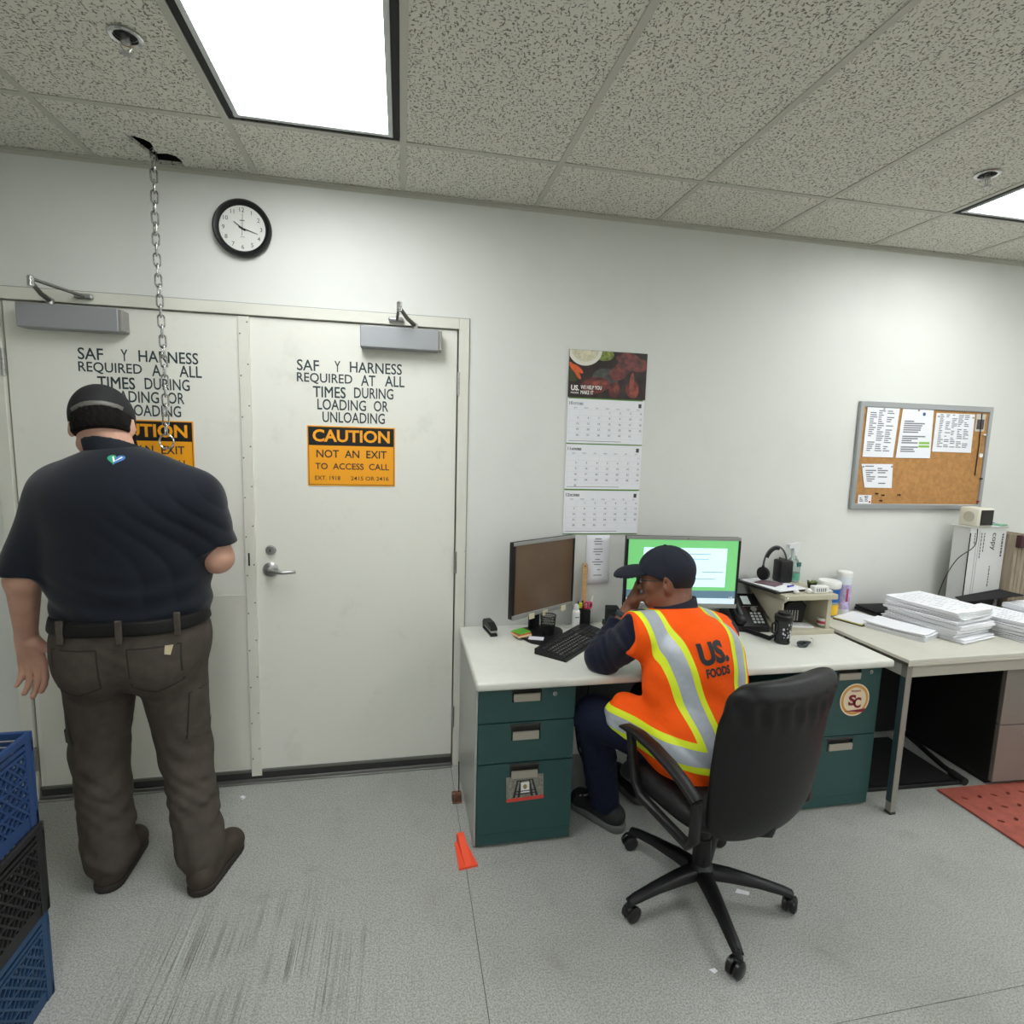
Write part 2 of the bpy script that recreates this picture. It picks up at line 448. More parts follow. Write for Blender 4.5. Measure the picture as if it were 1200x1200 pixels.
# ------------------------------------------------------------------ the room shell
X0, X1, Y0, H = -2.6, 6.2, -7.4, 2.752
TS = 0.6096; XG = -0.0206; YR = -0.431
# floor: sub-slab with vinyl sheets that meet at visible seams
fl = struct(B().box((X0, Y0, -0.12), (X1, 0.0, -0.004)).obj('floor', mat('subfloor', (90,88,84), 0.9)))
xs = [X0, 0.232, 4.1, X1]; ys = [Y0, -3.3, -1.485, 0.0]
for i in range(3):
    for j in range(3):
        g = 0.0011
        B().box((xs[i]+g, ys[j]+g, -0.004), (xs[i+1]-g, ys[j+1]-g, 0.0)).obj('vinyl_sheet', M_FLOOR, fl)
# back wall with the door opening
DX0, DM, DX1, DZ = -1.615, -0.690, 0.236, 2.176
wb = B(); wb.box((X0, 0, -0.1), (DX0-0.05, 0.14, H+0.004)); wb.box((DX1+0.05, 0, -0.1), (X1, 0.14, H+0.004)); wb.box((DX0-0.05, 0, DZ+0.05), (DX1+0.05, 0.14, H+0.004))
struct(B().box((X0, 0, H+0.004), (X1, 0.14, 3.2)).obj('wall_plenum', mat('plenum_shade', (34,33,31), 0.9)))  # wall above the ceiling coloured dark so the tile hole reads as shade
struct(wb.obj('wall_back', M_WALL))
struct(B().box((X0-0.12, Y0, -0.1), (X0, 0.14, 3.2)).obj('wall_left', M_WALL))
struct(B().box((X1, Y0, -0.1), (X1+0.12, 0.14, 3.2)).obj('wall_right', M_WALL))
struct(B().box((X0-0.12, Y0-0.12, -0.1), (X1+0.12, Y0, 3.2)).obj('wall_front', M_WALL))
struct(B().box((X0, -0.022, H-0.002), (X1, 0.0, H+0.001)).box((X0, -0.0015, H-0.0165), (X1, 0.0, H-0.002)).obj('trim_1', M_GRID))
# ceiling deck with grid bars and lay-in tiles
ceil = struct(B().box((X0, Y0, 3.05), (X1, 0, 3.15)).obj('ceiling', mat('deck', (26,26,25), 0.9)))
cols = [XG+k*TS for k in range(-5, 12)]; cols = [c for c in cols if X0+0.05 < c < X1-0.05]
rows = [YR-k*1.2192 for k in range(6)]
for c in cols:
    B().box((c-0.012, Y0, H), (c+0.012, -0.0, H+0.003)).box((c-0.0015, Y0, H+0.003), (c+0.0015, 0, H+0.035)).obj('grid_runner', M_GRID, ceil)
for r in rows:
    B().box((X0, r-0.012, H+0.0002), (X1, r+0.012, H+0.0032)).obj('grid_cross_bar', M_GRID, ceil)
xe = [X0]+cols+[X1]; ye = [0.0]+rows+[Y0]
LIGHT_CELLS = set()
def cell_of(x, y):
    i = max(k for k in range(len(xe)-1) if xe[k] <= x); j = max(k for k in range(len(ye)-1) if ye[k] >= y); return i, j
LX = [XG-0.5*TS, XG+4.5*TS]; LXall = LX + [XG+9.5*TS]
for x in LXall:
    for y in (-1.0, -3.4, -5.8): LIGHT_CELLS.add(cell_of(x, y))
hole_px = [(147,159),(158,161),(168,164),(176,168),(181,175),(183,181),(196,181),(206,184),(213,190),(218,198),(203,197),(188,195),(182,188),(174,181),(166,175),(153,165)]
hole = [WZ(x, y, H) for x, y in hole_px]
hc = cell_of(hole[5].x, hole[5].y)
tile_cache = {}
for i in range(len(xe)-1):
    for j in range(len(ye)-1):
        if (i, j) in LIGHT_CELLS: continue
        ax, bx, ay, by = xe[i]+0.002, xe[i+1]-0.002, ye[j+1]+0.002, ye[j]-0.002
        z0, z1 = H+0.0035, H+0.019
        if (i, j) == hc:
            outer = [Vector((ax, ay, 0)), Vector((bx, ay, 0)), Vector((bx, by, 0)), Vector((ax, by, 0))]
            inner = [Vector((min(max(p.x, ax+.004), bx-.004), min(p.y, by-.012), 0)) for p in hole]
            tri = tessellate_polygon([outer, inner]); allp = outer+inner
            b = B(); lo = [b.bm.verts.new((p.x, p.y, z0)) for p in allp]; hi = [b.bm.verts.new((p.x, p.y, z1)) for p in allp]
            for t in tri:
                b.bm.faces.new([lo[k] for k in t]); b.bm.faces.new([hi[k] for k in t][::-1])
            n = len(inner)
            for k in range(n): b.bm.faces.new((lo[4+k], lo[4+(k+1) % n], hi[4+(k+1) % n], hi[4+k]))
            for k in range(4): b.bm.faces.new((lo[k], lo[(k+1) % 4], hi[(k+1) % 4], hi[k]))
            o = b.obj('ceiling_tile', M_TILE, ceil); o['label'] = 'broken ceiling tile with a ragged hole for the chain'
            continue
        key = (round(bx-ax, 4), round(by-ay, 4))
        if key not in tile_cache:
            o = B().box((-(bx-ax)/2, -(by-ay)/2, 0), ((bx-ax)/2, (by-ay)/2, z1-z0)).obj('ceiling_tile', M_TILE, ceil); tile_cache[key] = o
        else:
            o = tile_cache[key].copy(); link(o, ceil)
        o.location = ((ax+bx)/2, (ay+by)/2, z0)
# fluorescent troffers
def diffuser_material():
    m = mat('diffuser', (240,250,248), 0.35)
    N, L, b = nodes_of(m); tc = N.new('ShaderNodeTexCoord')
    mp = N.new('ShaderNodeSeparateXYZ'); L.new(tc.outputs['Object'], mp.inputs[0])
    # two tubes glow through the prismatic lens
    a = N.new('ShaderNodeMath'); a.operation = 'ABSOLUTE'; L.new(mp.outputs[0], a.inputs[0])
    s = N.new('ShaderNodeMath'); s.operation = 'SUBTRACT'; L.new(a.outputs[0], s.inputs[0]); s.inputs[1].default_value = 0.13
    a2 = N.new('ShaderNodeMath'); a2.operation = 'ABSOLUTE'; L.new(s.outputs[0], a2.inputs[0])
    r = N.new('ShaderNodeMapRange'); r.inputs[1].default_value = 0.0; r.inputs[2].default_value = 0.13; r.inputs[3].default_value = LAMP*1.35; r.inputs[4].default_value = LAMP*0.72
    L.new(a2.outputs[0], r.inputs[0]); L.new(r.outputs[0], b.inputs['Emission Strength'])
    b.inputs['Emission Color'].default_value = (0.955, 0.985, 1.0, 1)
    return m
M_DIFF = diffuser_material()
labels = {0: 'fluorescent ceiling light with prismatic lens above the double door', 1: 'fluorescent ceiling light above the right side of the desks'}
lamp0 = None
for i, x in enumerate(LXall):
    for j, y in enumerate((YR-0.6096, YR-0.6096-2*1.2192, YR-0.6096-4*1.2192)):  # the last row is unseen, added as fill for the door and walls
        if lamp0 is None:
            lamp0 = thing('ceiling_light', '', 'light', (x, y, H), 0, 'fluorescent ceiling lights')
            hx, hy = TS/2-0.014, 0.6096-0.014
            B().box((-hx, -hy, 0.004), (-hx+0.022, hy, 0.03)).box((hx-0.022, -hy, 0.004), (hx, hy, 0.03)).box((-hx+0.022, -hy, 0.004), (hx-0.022, -hy+0.022, 0.03)).box((-hx+0.022, hy-0.022, 0.004), (hx-0.022, hy, 0.03)).obj('gap_frame', mat('lamp_black_reveal', (20,20,20), 0.7), lamp0)
            q = 0.022; f = B()
            for s in (-1, 1):
                f.box((s*(hx-q-0.010)-0.008, -hy+q, -0.002), (s*(hx-q-0.010)+0.008, hy-q, 0.012)); f.box((-hx+q, s*(hy-q-0.010)-0.008, -0.002), (hx-q, s*(hy-q-0.010)+0.008, 0.0118))
            f.obj('lens_frame', mat('lamp_frame', (190,194,194), 0.4, 0.2), lamp0)
            B().box((-hx+0.03, -hy+0.03, 0.004), (hx-0.03, hy-0.03, 0.009)).obj('diffuser', M_DIFF, lamp0)
            B().box((-hx, -hy, 0.031), (hx, hy, 0.12)).box((-hx+0.001, -hy+0.001, 0.0095), (-hx+0.03, hy-0.001, 0.031)).box((hx-0.03, -hy+0.001, 0.0095), (hx-0.001, hy-0.001, 0.031)).box((-hx+0.03, -hy+0.001, 0.0095), (hx-0.03, -hy+0.03, 0.031)).box((-hx+0.03, hy-0.03, 0.0095), (hx-0.03, hy-0.001, 0.031)).obj('housing', M_GREYMET, lamp0)
            o = lamp0
        else:
            o = copy_tree(lamp0)
        o.location = (x, y, H)
        o['label'] = (labels.get(i, 'fluorescent ceiling light at the far right of the room') if j == 0 else
                      'fluorescent ceiling light of the %s row behind the camera, %s' % (('second', 'third')[j-1], ('door side', 'desk side', 'far right')[i]))
# sprinklers
def sprinkler(x, y, label):
    t = thing('sprinkler', label, 'sprinkler', (x, y, H), 0.4, 'ceiling sprinklers')
    B().lathe([(0.030, 0.001), (0.043, 0.0), (0.044, -0.003), (0.040, -0.006), (0.031, -0.004), (0.029, 0.008)], 28, cap=False).obj('escutcheon', M_CHROME, t, 40)
    B().lathe([(0.029, 0.003), (0.0, 0.0031)], 20, cap=False).obj('cup', M_BLACKM, t)
    B().lathe([(0.010, 0.004), (0.010, -0.012), (0.013, -0.012), (0.013, -0.018), (0.005, -0.020)], 12).obj('body', M_STEEL, t, 30)
    for s in (-1, 1): B().tube([(s*0.010, 0, -0.015), (s*0.013, 0, -0.028), (s*0.004, 0, -0.042)], 0.0022, 6).obj('frame_arm', M_STEEL, t, 60)
    d = B().lathe([(0.0, -0.044), (0.007, -0.043), (0.008, -0.046), (0.0, -0.047)], 16)
    for k in range(10):
        a = k*math.pi/5; d.box((0.006, -0.002, -0.0465), (0.019, 0.002, -0.045), M=RZ(a))
    d.obj('deflector', M_STEEL, t)
sprinkler(-0.78, -0.817, 'chrome sprinkler head in the ceiling left of the door light')
sprinkler(2.216, -0.775, 'small sprinkler head in the ceiling beside the right light')
# ------------------------------------------------------------------ door frame, leaves
tf = B(); th = 0.012
tf.box((DX1+0.004, -th, 0.0), (DX1+0.052, 0.12, DZ+0.052), 0.002); tf.box((DX0-0.052, -th, 0.0), (DX0-0.004, 0.12, DZ+0.052), 0.002)
tf.box((DX0-0.004, -th, DZ+0.004), (DX1+0.004, 0.12, DZ+0.052), 0.002)
frm = struct(tf.obj('trim_2', M_FRAME))
for z in (0.30, 1.12): B().box((DX1+0.046, -th-0.001, z), (DX1+0.050, -th+0.004, z+0.006)).obj('screw', M_STEEL, frm)
B().box((DX1+0.052, -0.004, 0.0), (DX1+0.056, 0.0, DZ+0.056)).box((DX0-0.05, -0.004, DZ+0.052), (DX1+0.056, 0.0, DZ+0.056)).obj('caulk_joint', mat('caulk', (150,151,146), 0.7), frm)
th_o = struct(B().box((DX0, -0.03, 0.0), (DX1, 0.09, 0.010), 0.003).box((DX0, -0.006, 0.010), (DX1, 0.055, 0.014), 0.002).obj('trim_3', mat('threshold', (150,150,146), 0.35, 0.8)))
def leaf(name, xa, xb):
    return struct(B().box((xa+0.003, 0.004, 0.055), (xb-0.003, 0.048, DZ), 0.0015).obj(name, M_DOOR))
dl = leaf('door_1', DX0, DM); dr = leaf('door_2', DM, DX1)
for d, xa, xb in ((dl, DX0, DM), (dr, DM, DX1)):
    B().box((xa+0.004, -0.004, 0.016), (xb-0.004, 0.030, 0.056), 0.003).obj('door_sweep', mat('sweep', (46,46,45), 0.6), d)
    B().box((xa+0.004, -0.006, 0.048), (xb-0.004, 0.004, 0.060), 0.001).obj('sweep_rail', mat('sweep_rail', (120,120,116), 0.4, 0.7), d)
# steel astragal over the meeting edge, screwed on
ast = B().box((DM-0.034, -0.008, 0.03), (DM+0.012, 0.004, DZ-0.002), 0.0015).obj('astragal', M_FRAME, dl)
scr = None
for k in range(12):
    z = 0.12+k*0.18
    for sx in (-0.026, 0.004):
        if scr is None: scr = B().lathe([(0.0, 0.0), (0.0035, 0.0), (0.003, 0.002), (0, 0.0025)], 8, M=RX(math.pi/2)).obj('screw', mat('screw_grey', (96,96,92), 0.4, 0.6), ast); o = scr
        else: o = scr.copy(); link(o, ast)
        o.location = (DM+sx, -0.008, z+(0.05 if sx > 0 else 0))
B().box((DM-0.020, -0.0095, 1.065), (DM-0.013, -0.0075, 1.125)).obj('strike_slot', mat('dark_slot', (50,48,44), 0.5, 0.5), ast)
B().box((DX0+0.02, 0.0025, 0.07), (DM-0.036, 0.0045, 0.925), 0.0008).obj('armor_plate', mat('armor_plate', (213,211,200), 0.45, var=0.02), dl)
def hinge(x, z, d, s):
    h = B().box((x-0.004, -0.010, z-0.055), (x+0.024*s if s > 0 else x+0.004, -0.004, z+0.055)).obj('hinge', M_STEEL, d)
    for k in range(5): B().lathe([(0.0075, z-0.055+k*0.022), (0.0075, z-0.055+k*0.022+0.0205)], 10, M=T(x, -0.013, 0)).obj('knuckle', M_STEEL, h, 40)
for z in (1.93, 1.07, 0.27): hinge(DX1+0.002, z, dr, 1)
for z in (1.93, 1.07, 0.20): hinge(DX0-0.002, z, dl, -1)
# door closers
def closer(d, xa, xb, knee, shoe, spindle):
    z0, z1 = 2.066, 2.160
    c = B().box((xa, -0.066, z0), (xb, 0.002, z1), 0.004).obj('closer_cover', M_CLOSER, d)
    B().box((xb, -0.060, z0+0.004), (xb+0.014, 0.002, z1-0.004), 0.003).obj('end_cap', M_GREYMET, c)
    B().lathe([(0.013, 0), (0.013, 0.022), (0.009, 0.026)], 14, M=T(spindle.x, spindle.y, z1)).obj('spindle', M_STEEL, c, 40)
    B().tube([(spindle.x, spindle.y, z1+0.016), spindle.lerp(knee, 0.5), knee], [0.011, 0.009, 0.008], 8).obj('main_arm', mat('arm_bronze', (110,108,102), 0.35, 0.8), c, 60)
    B().lathe([(0.012, -0.016), (0.012, 0.020), (0.007, 0.024)], 12, M=T(*knee)).obj('knee_joint', M_CHROME, c, 40)
    B().tube([knee+Vector((0, 0, 0.012)), shoe], 0.0065, 8).obj('forearm', mat('arm_bronze', (110,108,102), 0.35, 0.8), c, 60)
    B().box((shoe.x-0.038, -0.034, shoe.z-0.010), (shoe.x+0.030, -0.012, shoe.z+0.012), 0.008).obj('shoe', M_STEEL, c, 60)
closer(dl, -1.530, -1.165, WY(36, 330, -0.16), Vector((-1.30, -0.03, 2.205)), Vector((-1.415, -0.045, 2.16)))
closer(dr, -0.205, 0.142, WY(468, 360, -0.17), Vector((-0.045, -0.03, 2.200)), Vector((0.035, -0.045, 2.16)))
# lever, deadbolt
lv = B().lathe([(0.034, 0), (0.034, 0.008), (0.026, 0.014), (0.014, 0.016), (0.012, 0.045), (0.0, 0.047)], 24, M=T(-0.617, 0.004, 1.045) @ RX(math.pi/2)).obj('lever_handle', M_STEEL, dr, 35)
B().tube([(-0.617, -0.042, 1.045), (-0.600, -0.050, 1.046), (-0.555, -0.052, 1.040), (-0.515, -0.050, 1.042), (-0.503, -0.040, 1.041)], [0.010, 0.010, 0.0085, 0.0085, 0.008], 10).obj('lever', M_STEEL, lv, 60)
db = B().lathe([(0.023, 0), (0.023, 0.006), (0.018, 0.014), (0.0, 0.015)], 20, M=T(-0.614, 0.004, 1.136) @ RX(math.pi/2)).obj('deadbolt', M_STEEL, dr, 35)
B().box((-0.616, -0.0125, 1.130), (-0.612, -0.0108, 1.142)).obj('keyhole', M_BLACKM, db)
# lettering on both leaves: 2 inch vinyl capitals
FW = lambda x, z, y=0.0028: frame((x, y, z), (1, 0, 0), (0, 0, 1))
lines = [('SAF', (348,434), (374,435), 12), ('Y', (392,436), (399,436), 12), ('HARNESS', (410,437), (471,439), 12),
         ('REQUIRED', (348,449), (413,452), 12), ('AT', (423,452), (440,453), 12), ('ALL', (451,453), (474,454), 12),
         ('TIMES', (367,465), (405,467), 12), ('DURING', (415,467), (461,468), 12), ('LOADING', (372,480), (429,482), 12), ('OR', (438,482), (455,483), 12), ('UNLOADING', (378,495), (451,497), 12)]
off = WY(91, 419, 0).x - WY(348, 434, 0).x
for d, dx in ((dr, 0.0), (dl, off)):
    for s, a, b_, hpx in lines:
        A = WY(a[0], a[1], 0.003); Bq = WY(b_[0], b_[1], 0.003)
        lettering('lettering', s, FW(A.x+dx, (A.z+Bq.z)/2), M_LETTER, d, w=Bq.x-A.x, h=0.049, bold=0.011)
# caution signs
def caution(x0, z0, label):
    t = thing('caution_sign', label, 'sign', (x0, 0.003, z0), 0, 'caution signs on the doors')
    w_, h_ = 0.393, 0.275
    B().box((0, -0.0022, 0), (w_, -0.0002, h_)).obj('panel', M_YEL, t)
    F = lambda x, z, y=-0.0032: frame((x, y, z), (1, 0, 0), (0, 0, 1))
    B().box((0.006, -0.0027, 0.186), (w_-0.006, -0.0021, h_-0.006)).obj('header_band', M_BLACK, t)
    e = 0.005; bb = B()
    for q in ((e, e, w_-e, e+0.0022), (e, h_-e-0.0022, w_-e, h_-e), (e, e, e+0.0022, h_-e), (w_-e-0.0022, e, w_-e, h_-e)): bb.box((q[0], -0.0025, q[1]), (q[2], -0.0021, q[3]))
    bb.obj('border_line', M_BLACK, t)
    lettering('lettering', 'CAUTION', F(0.024, 0.202), M_YEL, t, w=0.345, h=0.057, bold=0.028)
    lettering('lettering', 'NOT  AN  EXIT', F(0.040, 0.130), M_INK, t, w=0.315, h=0.036, bold=0.012)
    lettering('lettering', 'TO  ACCESS  CALL', F(0.034, 0.076), M_INK, t, w=0.332, h=0.029, bold=0.01)
    lettering('lettering', 'EXT. 1918', F(0.032, 0.026), M_INK, t, w=0.112, h=0.020, bold=0.005)
    lettering('lettering', '2415 OR 2416', F(0.192, 0.026), M_INK, t, w=0.172, h=0.019, bold=0.005)
caution(-0.446, 1.438, 'yellow and black caution sign on the right door leaf, fully in view')
caution(-0.446+off, 1.438, 'yellow and black caution sign partly hidden behind the standing man')
# ------------------------------------------------------------------ chain hanging from the ceiling
ch = thing('hanging_chain', 'steel link chain hanging from the broken ceiling tile', 'chain', (-0.983, -0.125, 1.60))
def link_pts(L_, w_):
    P = []
    for k in range(20):
        a = 2*math.pi*k/20; P.append(((w_)*math.cos(a), 0, (L_-w_ if math.sin(a) >= 0 else -(L_-w_)) + w_*math.sin(a)))
    return P
lk = None
for k in range(29):
    z = 0.075+k*0.0395
    if lk is None: lk = B().tube(link_pts(0.0255, 0.0115), 0.0036, 6, closed=True).obj('chain_link', M_CHROME, ch, 60); o = lk
    else: o = lk.copy(); link(o, ch)
    o.location = (0.004*math.sin(k*0.25), 0, z); o.rotation_euler = (0, 0.04*math.sin(k*1.7), (0.6 if k % 2 else 0.6+math.pi/2)+0.15*math.sin(k))
rg = []
for k in range(24):
    a = 2*math.pi*k/24; rg.append((0.027*math.cos(a), 0, 0.025+0.030*math.sin(a)))
B().tube(rg, 0.004, 6, closed=True).obj('end_ring', M_CHROME, ch, 60)
# ------------------------------------------------------------------ wall clock
ck = thing('wall_clock', 'round black wall clock showing about a quarter past ten', 'clock', (-0.690, 0, 2.532))
RXm = RX(math.pi/2)
B().lathe([(0.112, 0.0), (0.117, 0.012), (0.116, 0.030), (0.108, 0.038), (0.098, 0.034), (0.092, 0.020), (0.0, 0.0)], 56, M=RXm, cap=False).obj('case', M_BLACK, ck, 50)
B().lathe([(0.0935, 0.020), (0.0, 0.0201)], 48, M=RXm, cap=False).obj('dial', mat('dial', (222,222,216), 0.5), ck)
FC = lambda x, z, y=-0.0212: frame((x, y, z), (1, 0, 0), (0, 0, 1))
for n in range(1, 13):
    a = math.pi/2-n*math.pi/6
    lettering('numeral', str(n), FC(0.075*math.cos(a), 0.075*math.sin(a)-0.0085), M_INK, ck, h=0.017, align='C')
def hand(ang, L_, w_, m, nm, back=0.015):
    B().prism([(-w_, -back), (w_, -back), (w_*0.4, L_), (-w_*0.4, L_)], 'y', -0.0235, -0.0225, M=RY(R2(ang))).obj(nm, m, ck)
hand(307, 0.042, 0.0028, M_INK, 'hour_hand'); hand(107, 0.064, 0.0022, M_INK, 'minute_hand'); hand(3, 0.070, 0.0008, M_INK, 'second_hand', 0.03)
B().box((-0.010, -0.0212, 0.030), (0.010, -0.0206, 0.0335)).obj('brand_mark', M_INKG, ck)
B().box((-0.008, -0.0212, -0.036), (0.008, -0.0206, -0.034)).obj('dial_mark', M_INKG, ck)
B().lathe([(0.004, 0.022), (0.004, 0.026), (0, 0.0262)], 10, M=RXm).obj('hub', M_INK, ck)
# ------------------------------------------------------------------ wall calendar
cal = thing('wall_calendar', 'three month wall calendar with a food photograph on top', 'calendar', (0, 0, 0))
def page_quad(px):   # 4 pixels -> rectangle on the wall
    P = [WY(x, y, -0.004) for x, y in px]
    return min(p.x for p in P), max(p.x for p in P), min(p.z for p in P), max(p.z for p in P)
cx0, cx1 = 0.781, 1.189
B().box((cx0+0.006, -0.003, 1.204), (cx1-0.010, -0.0005, 2.118)).obj('backing_card', mat('calendar_green', (96,140,60), 0.6), cal)
hd = B().box((cx0, -0.0065, 1.893), (cx1, -0.0035, 2.122)).obj('header_photo', mat('food_dark', (44,30,26), 0.45, var=0.6, vscale=22), cal)
def disc(cx, cz, rx, rz, y, m, nm, par, a0=0, a1=360, ang=0, n=28, lim=None):
    pts = []
    for k in range(n+1):
        a = R2(a0+(a1-a0)*k/n); u, v = rx*math.cos(a), rz*math.sin(a)
        x, z = cx+u*math.cos(R2(ang))-v*math.sin(R2(ang)), cz+u*math.sin(R2(ang))+v*math.cos(R2(ang))
        if lim: x = min(max(x, lim[0]), lim[1]); z = min(max(z, lim[2]), lim[3])
        pts.append((x, z))
    if a1-a0 == 360: pts = pts[:-1]
    b = B(); b.poly([(p[0], y, p[1]) for p in pts]); return b.obj(nm, m, par)
lim = (cx0+0.001, cx1-0.001, 1.894, 2.121)
M_WING = mat('glazed_wings', (96,30,22), 0.3, var=0.75, vscale=38)
M_WING2 = mat('glazed_wings_light', (126,52,34), 0.3, var=0.6, vscale=55)
disc(cx0+0.19, 1.99, 0.07, 0.05, -0.0068, mat('slate', (70,72,68), 0.6, var=0.4, vscale=40), 'slate_print', hd, lim=lim)
disc(cx0+0.18, 2.105, 0.05, 0.03, -0.0069, mat('celery', (128,140,70), 0.6, var=0.5, vscale=60), 'celery_print', hd, lim=lim)
disc(cx0+0.02, 2.00, 0.04, 0.03, -0.0069, mat('herbs', (58,66,30), 0.6, var=0.5, vscale=60), 'herb_print', hd, lim=lim)
disc(cx0+0.080, 2.125, 0.088, 0.078, -0.0072, mat('bowl_white', (222,218,206), 0.5), 'bowl_print', hd, lim=lim)
disc(cx0+0.080, 2.128, 0.072, 0.062, -0.0074, mat('dip', (206,200,172), 0.6, var=0.2, vscale=70), 'dip_print', hd, lim=lim)
for k, q in enumerate(((0.022, 2.035, 0.034, 0.011, -50), (0.045, 2.03, 0.034, 0.011, -35), (0.045, 2.005, 0.03, 0.009, -55))):
    disc(cx0+q[0], q[1], q[2], q[3], -0.00722-0.0002*k, mat('carrot', (214,92,44), 0.5, var=0.15, vscale=50), 'carrot_print', hd, ang=q[4], lim=lim)
for k, q in enumerate(((0.14, 1.955, 0.075, 0.040, 8), (0.26, 2.02, 0.055, 0.035, 20), (0.31, 2.085, 0.07, 0.035, -8), (0.37, 2.06, 0.05, 0.03, 10), (0.24, 1.935, 0.03, 0.04, 0), (0.29, 2.05, 0.05, 0.025, 0), (0.335, 1.945, 0.036, 0.045, 10))):
    disc(cx0+q[0], q[1], q[2], q[3], -0.0070-0.0001*k, M_WING, 'wing_print', hd, ang=q[4], lim=lim)
for k, q in enumerate(((0.33, 1.97, 0.012, 0.055, -4), (0.345, 1.935, 0.024, 0.034, 0), (0.16, 1.965, 0.045, 0.016, 10), (0.25, 1.94, 0.014, 0.02, 0))):
    disc(cx0+q[0], q[1], q[2], q[3], -0.0078-0.0001*k, M_WING2, 'wing_print', hd, ang=q[4], lim=lim)
M_PW = mat('print_white', (235,232,226), 0.6)
FK = lambda x, z, y: frame((x, y, z), (1, 0, 0), (0, 0, 1))
lettering('lettering', 'US.', FK(cx0+0.014, 1.925, -0.0082), M_PW, hd, w=0.042, h=0.027, bold=0.04)
lettering('lettering', 'FOODS', FK(cx0+0.014, 1.910, -0.0082), M_PW, hd, w=0.040, h=0.009, bold=0.02)
lettering('lettering', 'WE HELP YOU', FK(cx0+0.064, 1.934, -0.0082), M_PW, hd, w=0.108, h=0.018, bold=0.014)
lettering('lettering', 'MAKE IT', FK(cx0+0.064, 1.909, -0.0082), M_PW, hd, w=0.066, h=0.018, bold=0.014)
pages = [('OCTOBER', 1.668, 1.886, 3, 31, '10'), ('NOVEMBER', 1.438, 1.662, 6, 30, '11'), ('DECEMBER', 1.210, 1.430, 1, 31, '12')]
for mon, z0, z1, first, nd, num in pages:
    pg = B().box((cx0-0.002+0.004, -0.0060, z0), (cx1-0.002, -0.0032, z1)).obj('calendar_page', M_PAPER, cal)
    B().box((cx0+0.001, -0.0050, z0-0.005), (cx1-0.003, -0.0030, z0+0.002)).obj('green_edge', mat('calendar_green', (96,140,60), 0.6), cal)
    b = B(); yy = -0.0066; wd = cx1-cx0
    text_into(b.bm, num, FK(cx0+0.010, z1-0.030, yy), h=0.016, bold=0.02)
    text_into(b.bm, mon, FK(cx0+0.030, z1-0.030, yy), w=0.052, h=0.012, bold=0.02)
    for k, dn in enumerate(('SUN', 'MON', 'TUE', 'WED', 'THU', 'FRI', 'SAT')):
        text_into(b.bm, dn, FK(cx0+0.042+k*0.0555, z1-0.047, yy), h=0.006, align='C')
    row = 0
    for d in range(1, nd+1):
        c = (first+d-1) % 7; row = (first+d-1)//7
        text_into(b.bm, str(d), FK(cx0+0.056+c*0.0555, z1-0.068-row*0.0285, yy), h=0.0095, bold=0.012, align='C')
    b.box((cx0+0.012, yy, z0+0.010), (cx0+0.29, yy+0.0001, z0+0.012))
    b.obj('date_print', mat('ink_soft', (84,88,98), 0.8), pg)
    g = B()
    for k in range(6): g.box((cx0+0.012, yy+0.0002, z1-0.053-k*0.0285), (cx1-0.012, yy+0.0003, z1-0.0522-k*0.0285))
    for k in range(8): g.box((cx0+0.012+k*0.0549, yy+0.0002, z1-0.053-5*0.0285), (cx0+0.0127+k*0.0549, yy+0.0003, z1-0.053))
    g.obj('grid_print', mat('grid_print', (205,206,212), 0.8), pg)
    B().box((cx1-0.034, yy, z1-0.034), (cx1-0.018, yy+0.0001, z1-0.014)).obj('month_badge', mat('badge_ink', (70,74,72), 0.7), pg)
# paper slip below the calendar
nt_ = thing('paper_notice', 'narrow typed paper slip taped to the wall below the calendar', 'paper', (0, 0, 0))
a, c = WY(688, 627, -0.004), WY(712, 683, -0.004)
nb = B()
for k in range(8):
    z0 = c.z+(a.z-c.z)*k/8; z1 = c.z+(a.z-c.z)*(k+1)/8; d0 = 0.012*(1-k/8)**3; d1 = 0.012*(1-(k+1)/8)**3
    nb.poly([(a.x, -0.003-d0, z0), (c.x, -0.003-d0*0.5, z0), (c.x, -0.003-d1*0.5, z1), (a.x, -0.003-d1, z1)])
bmesh.ops.remove_doubles(nb.bm, verts=nb.bm.verts[:], dist=0.0005)
no = nb.obj('sheet', M_PAPER, nt_, 180); sm = no.modifiers.new('thick', 'SOLIDIFY'); sm.thickness = 0.0006
b = B(); random.seed(3)
for k in range(15):
    if k % 4 == 3: continue
    z = a.z-0.022-k*0.0135; wl = random.uniform(0.025, 0.065); xm = (a.x+c.x)/2
    b.box((xm-wl/2, -0.0150 if z < c.z+0.05 else -0.0065, z), (xm+wl/2, -0.0148 if z < c.z+0.05 else -0.0063, z+0.004))
b.obj('print_lines', M_INKG, nt_)['kind'] = 'stuff'
# ------------------------------------------------------------------ cork board and what is pinned to it
bd = thing('cork_board', 'cork notice board in an aluminium frame on the wall', 'notice board', (0, 0, 0))
bx0, bx1, bz0, bz1 = 2.452, 3.348, 1.343, 1.943
cork = mat('cork', (176,128,74), 0.85, var=0.16, vscale=45, bump=0.2, bscale=220)
B().box((bx0+0.02, -0.012, bz0+0.02), (bx1-0.02, -0.002, bz1-0.02)).obj('cork_panel', cork, bd)
fw = 0.032
for nm, lo, hi in (('frame_rail', (bx0, -0.020, bz0), (bx1, 0, bz0+fw)), ('frame_rail', (bx0, -0.020, bz1-fw), (bx1, 0, bz1)), ('frame_stile', (bx0, -0.0205, bz0+0.001), (bx0+fw*0.8, 0, bz1-0.001)), ('frame_stile', (bx1-fw*0.8, -0.0205, bz0+0.001), (bx1, 0, bz1-0.001))):
    B().box(lo, hi, 0.004).obj(nm, M_ALU, bd)
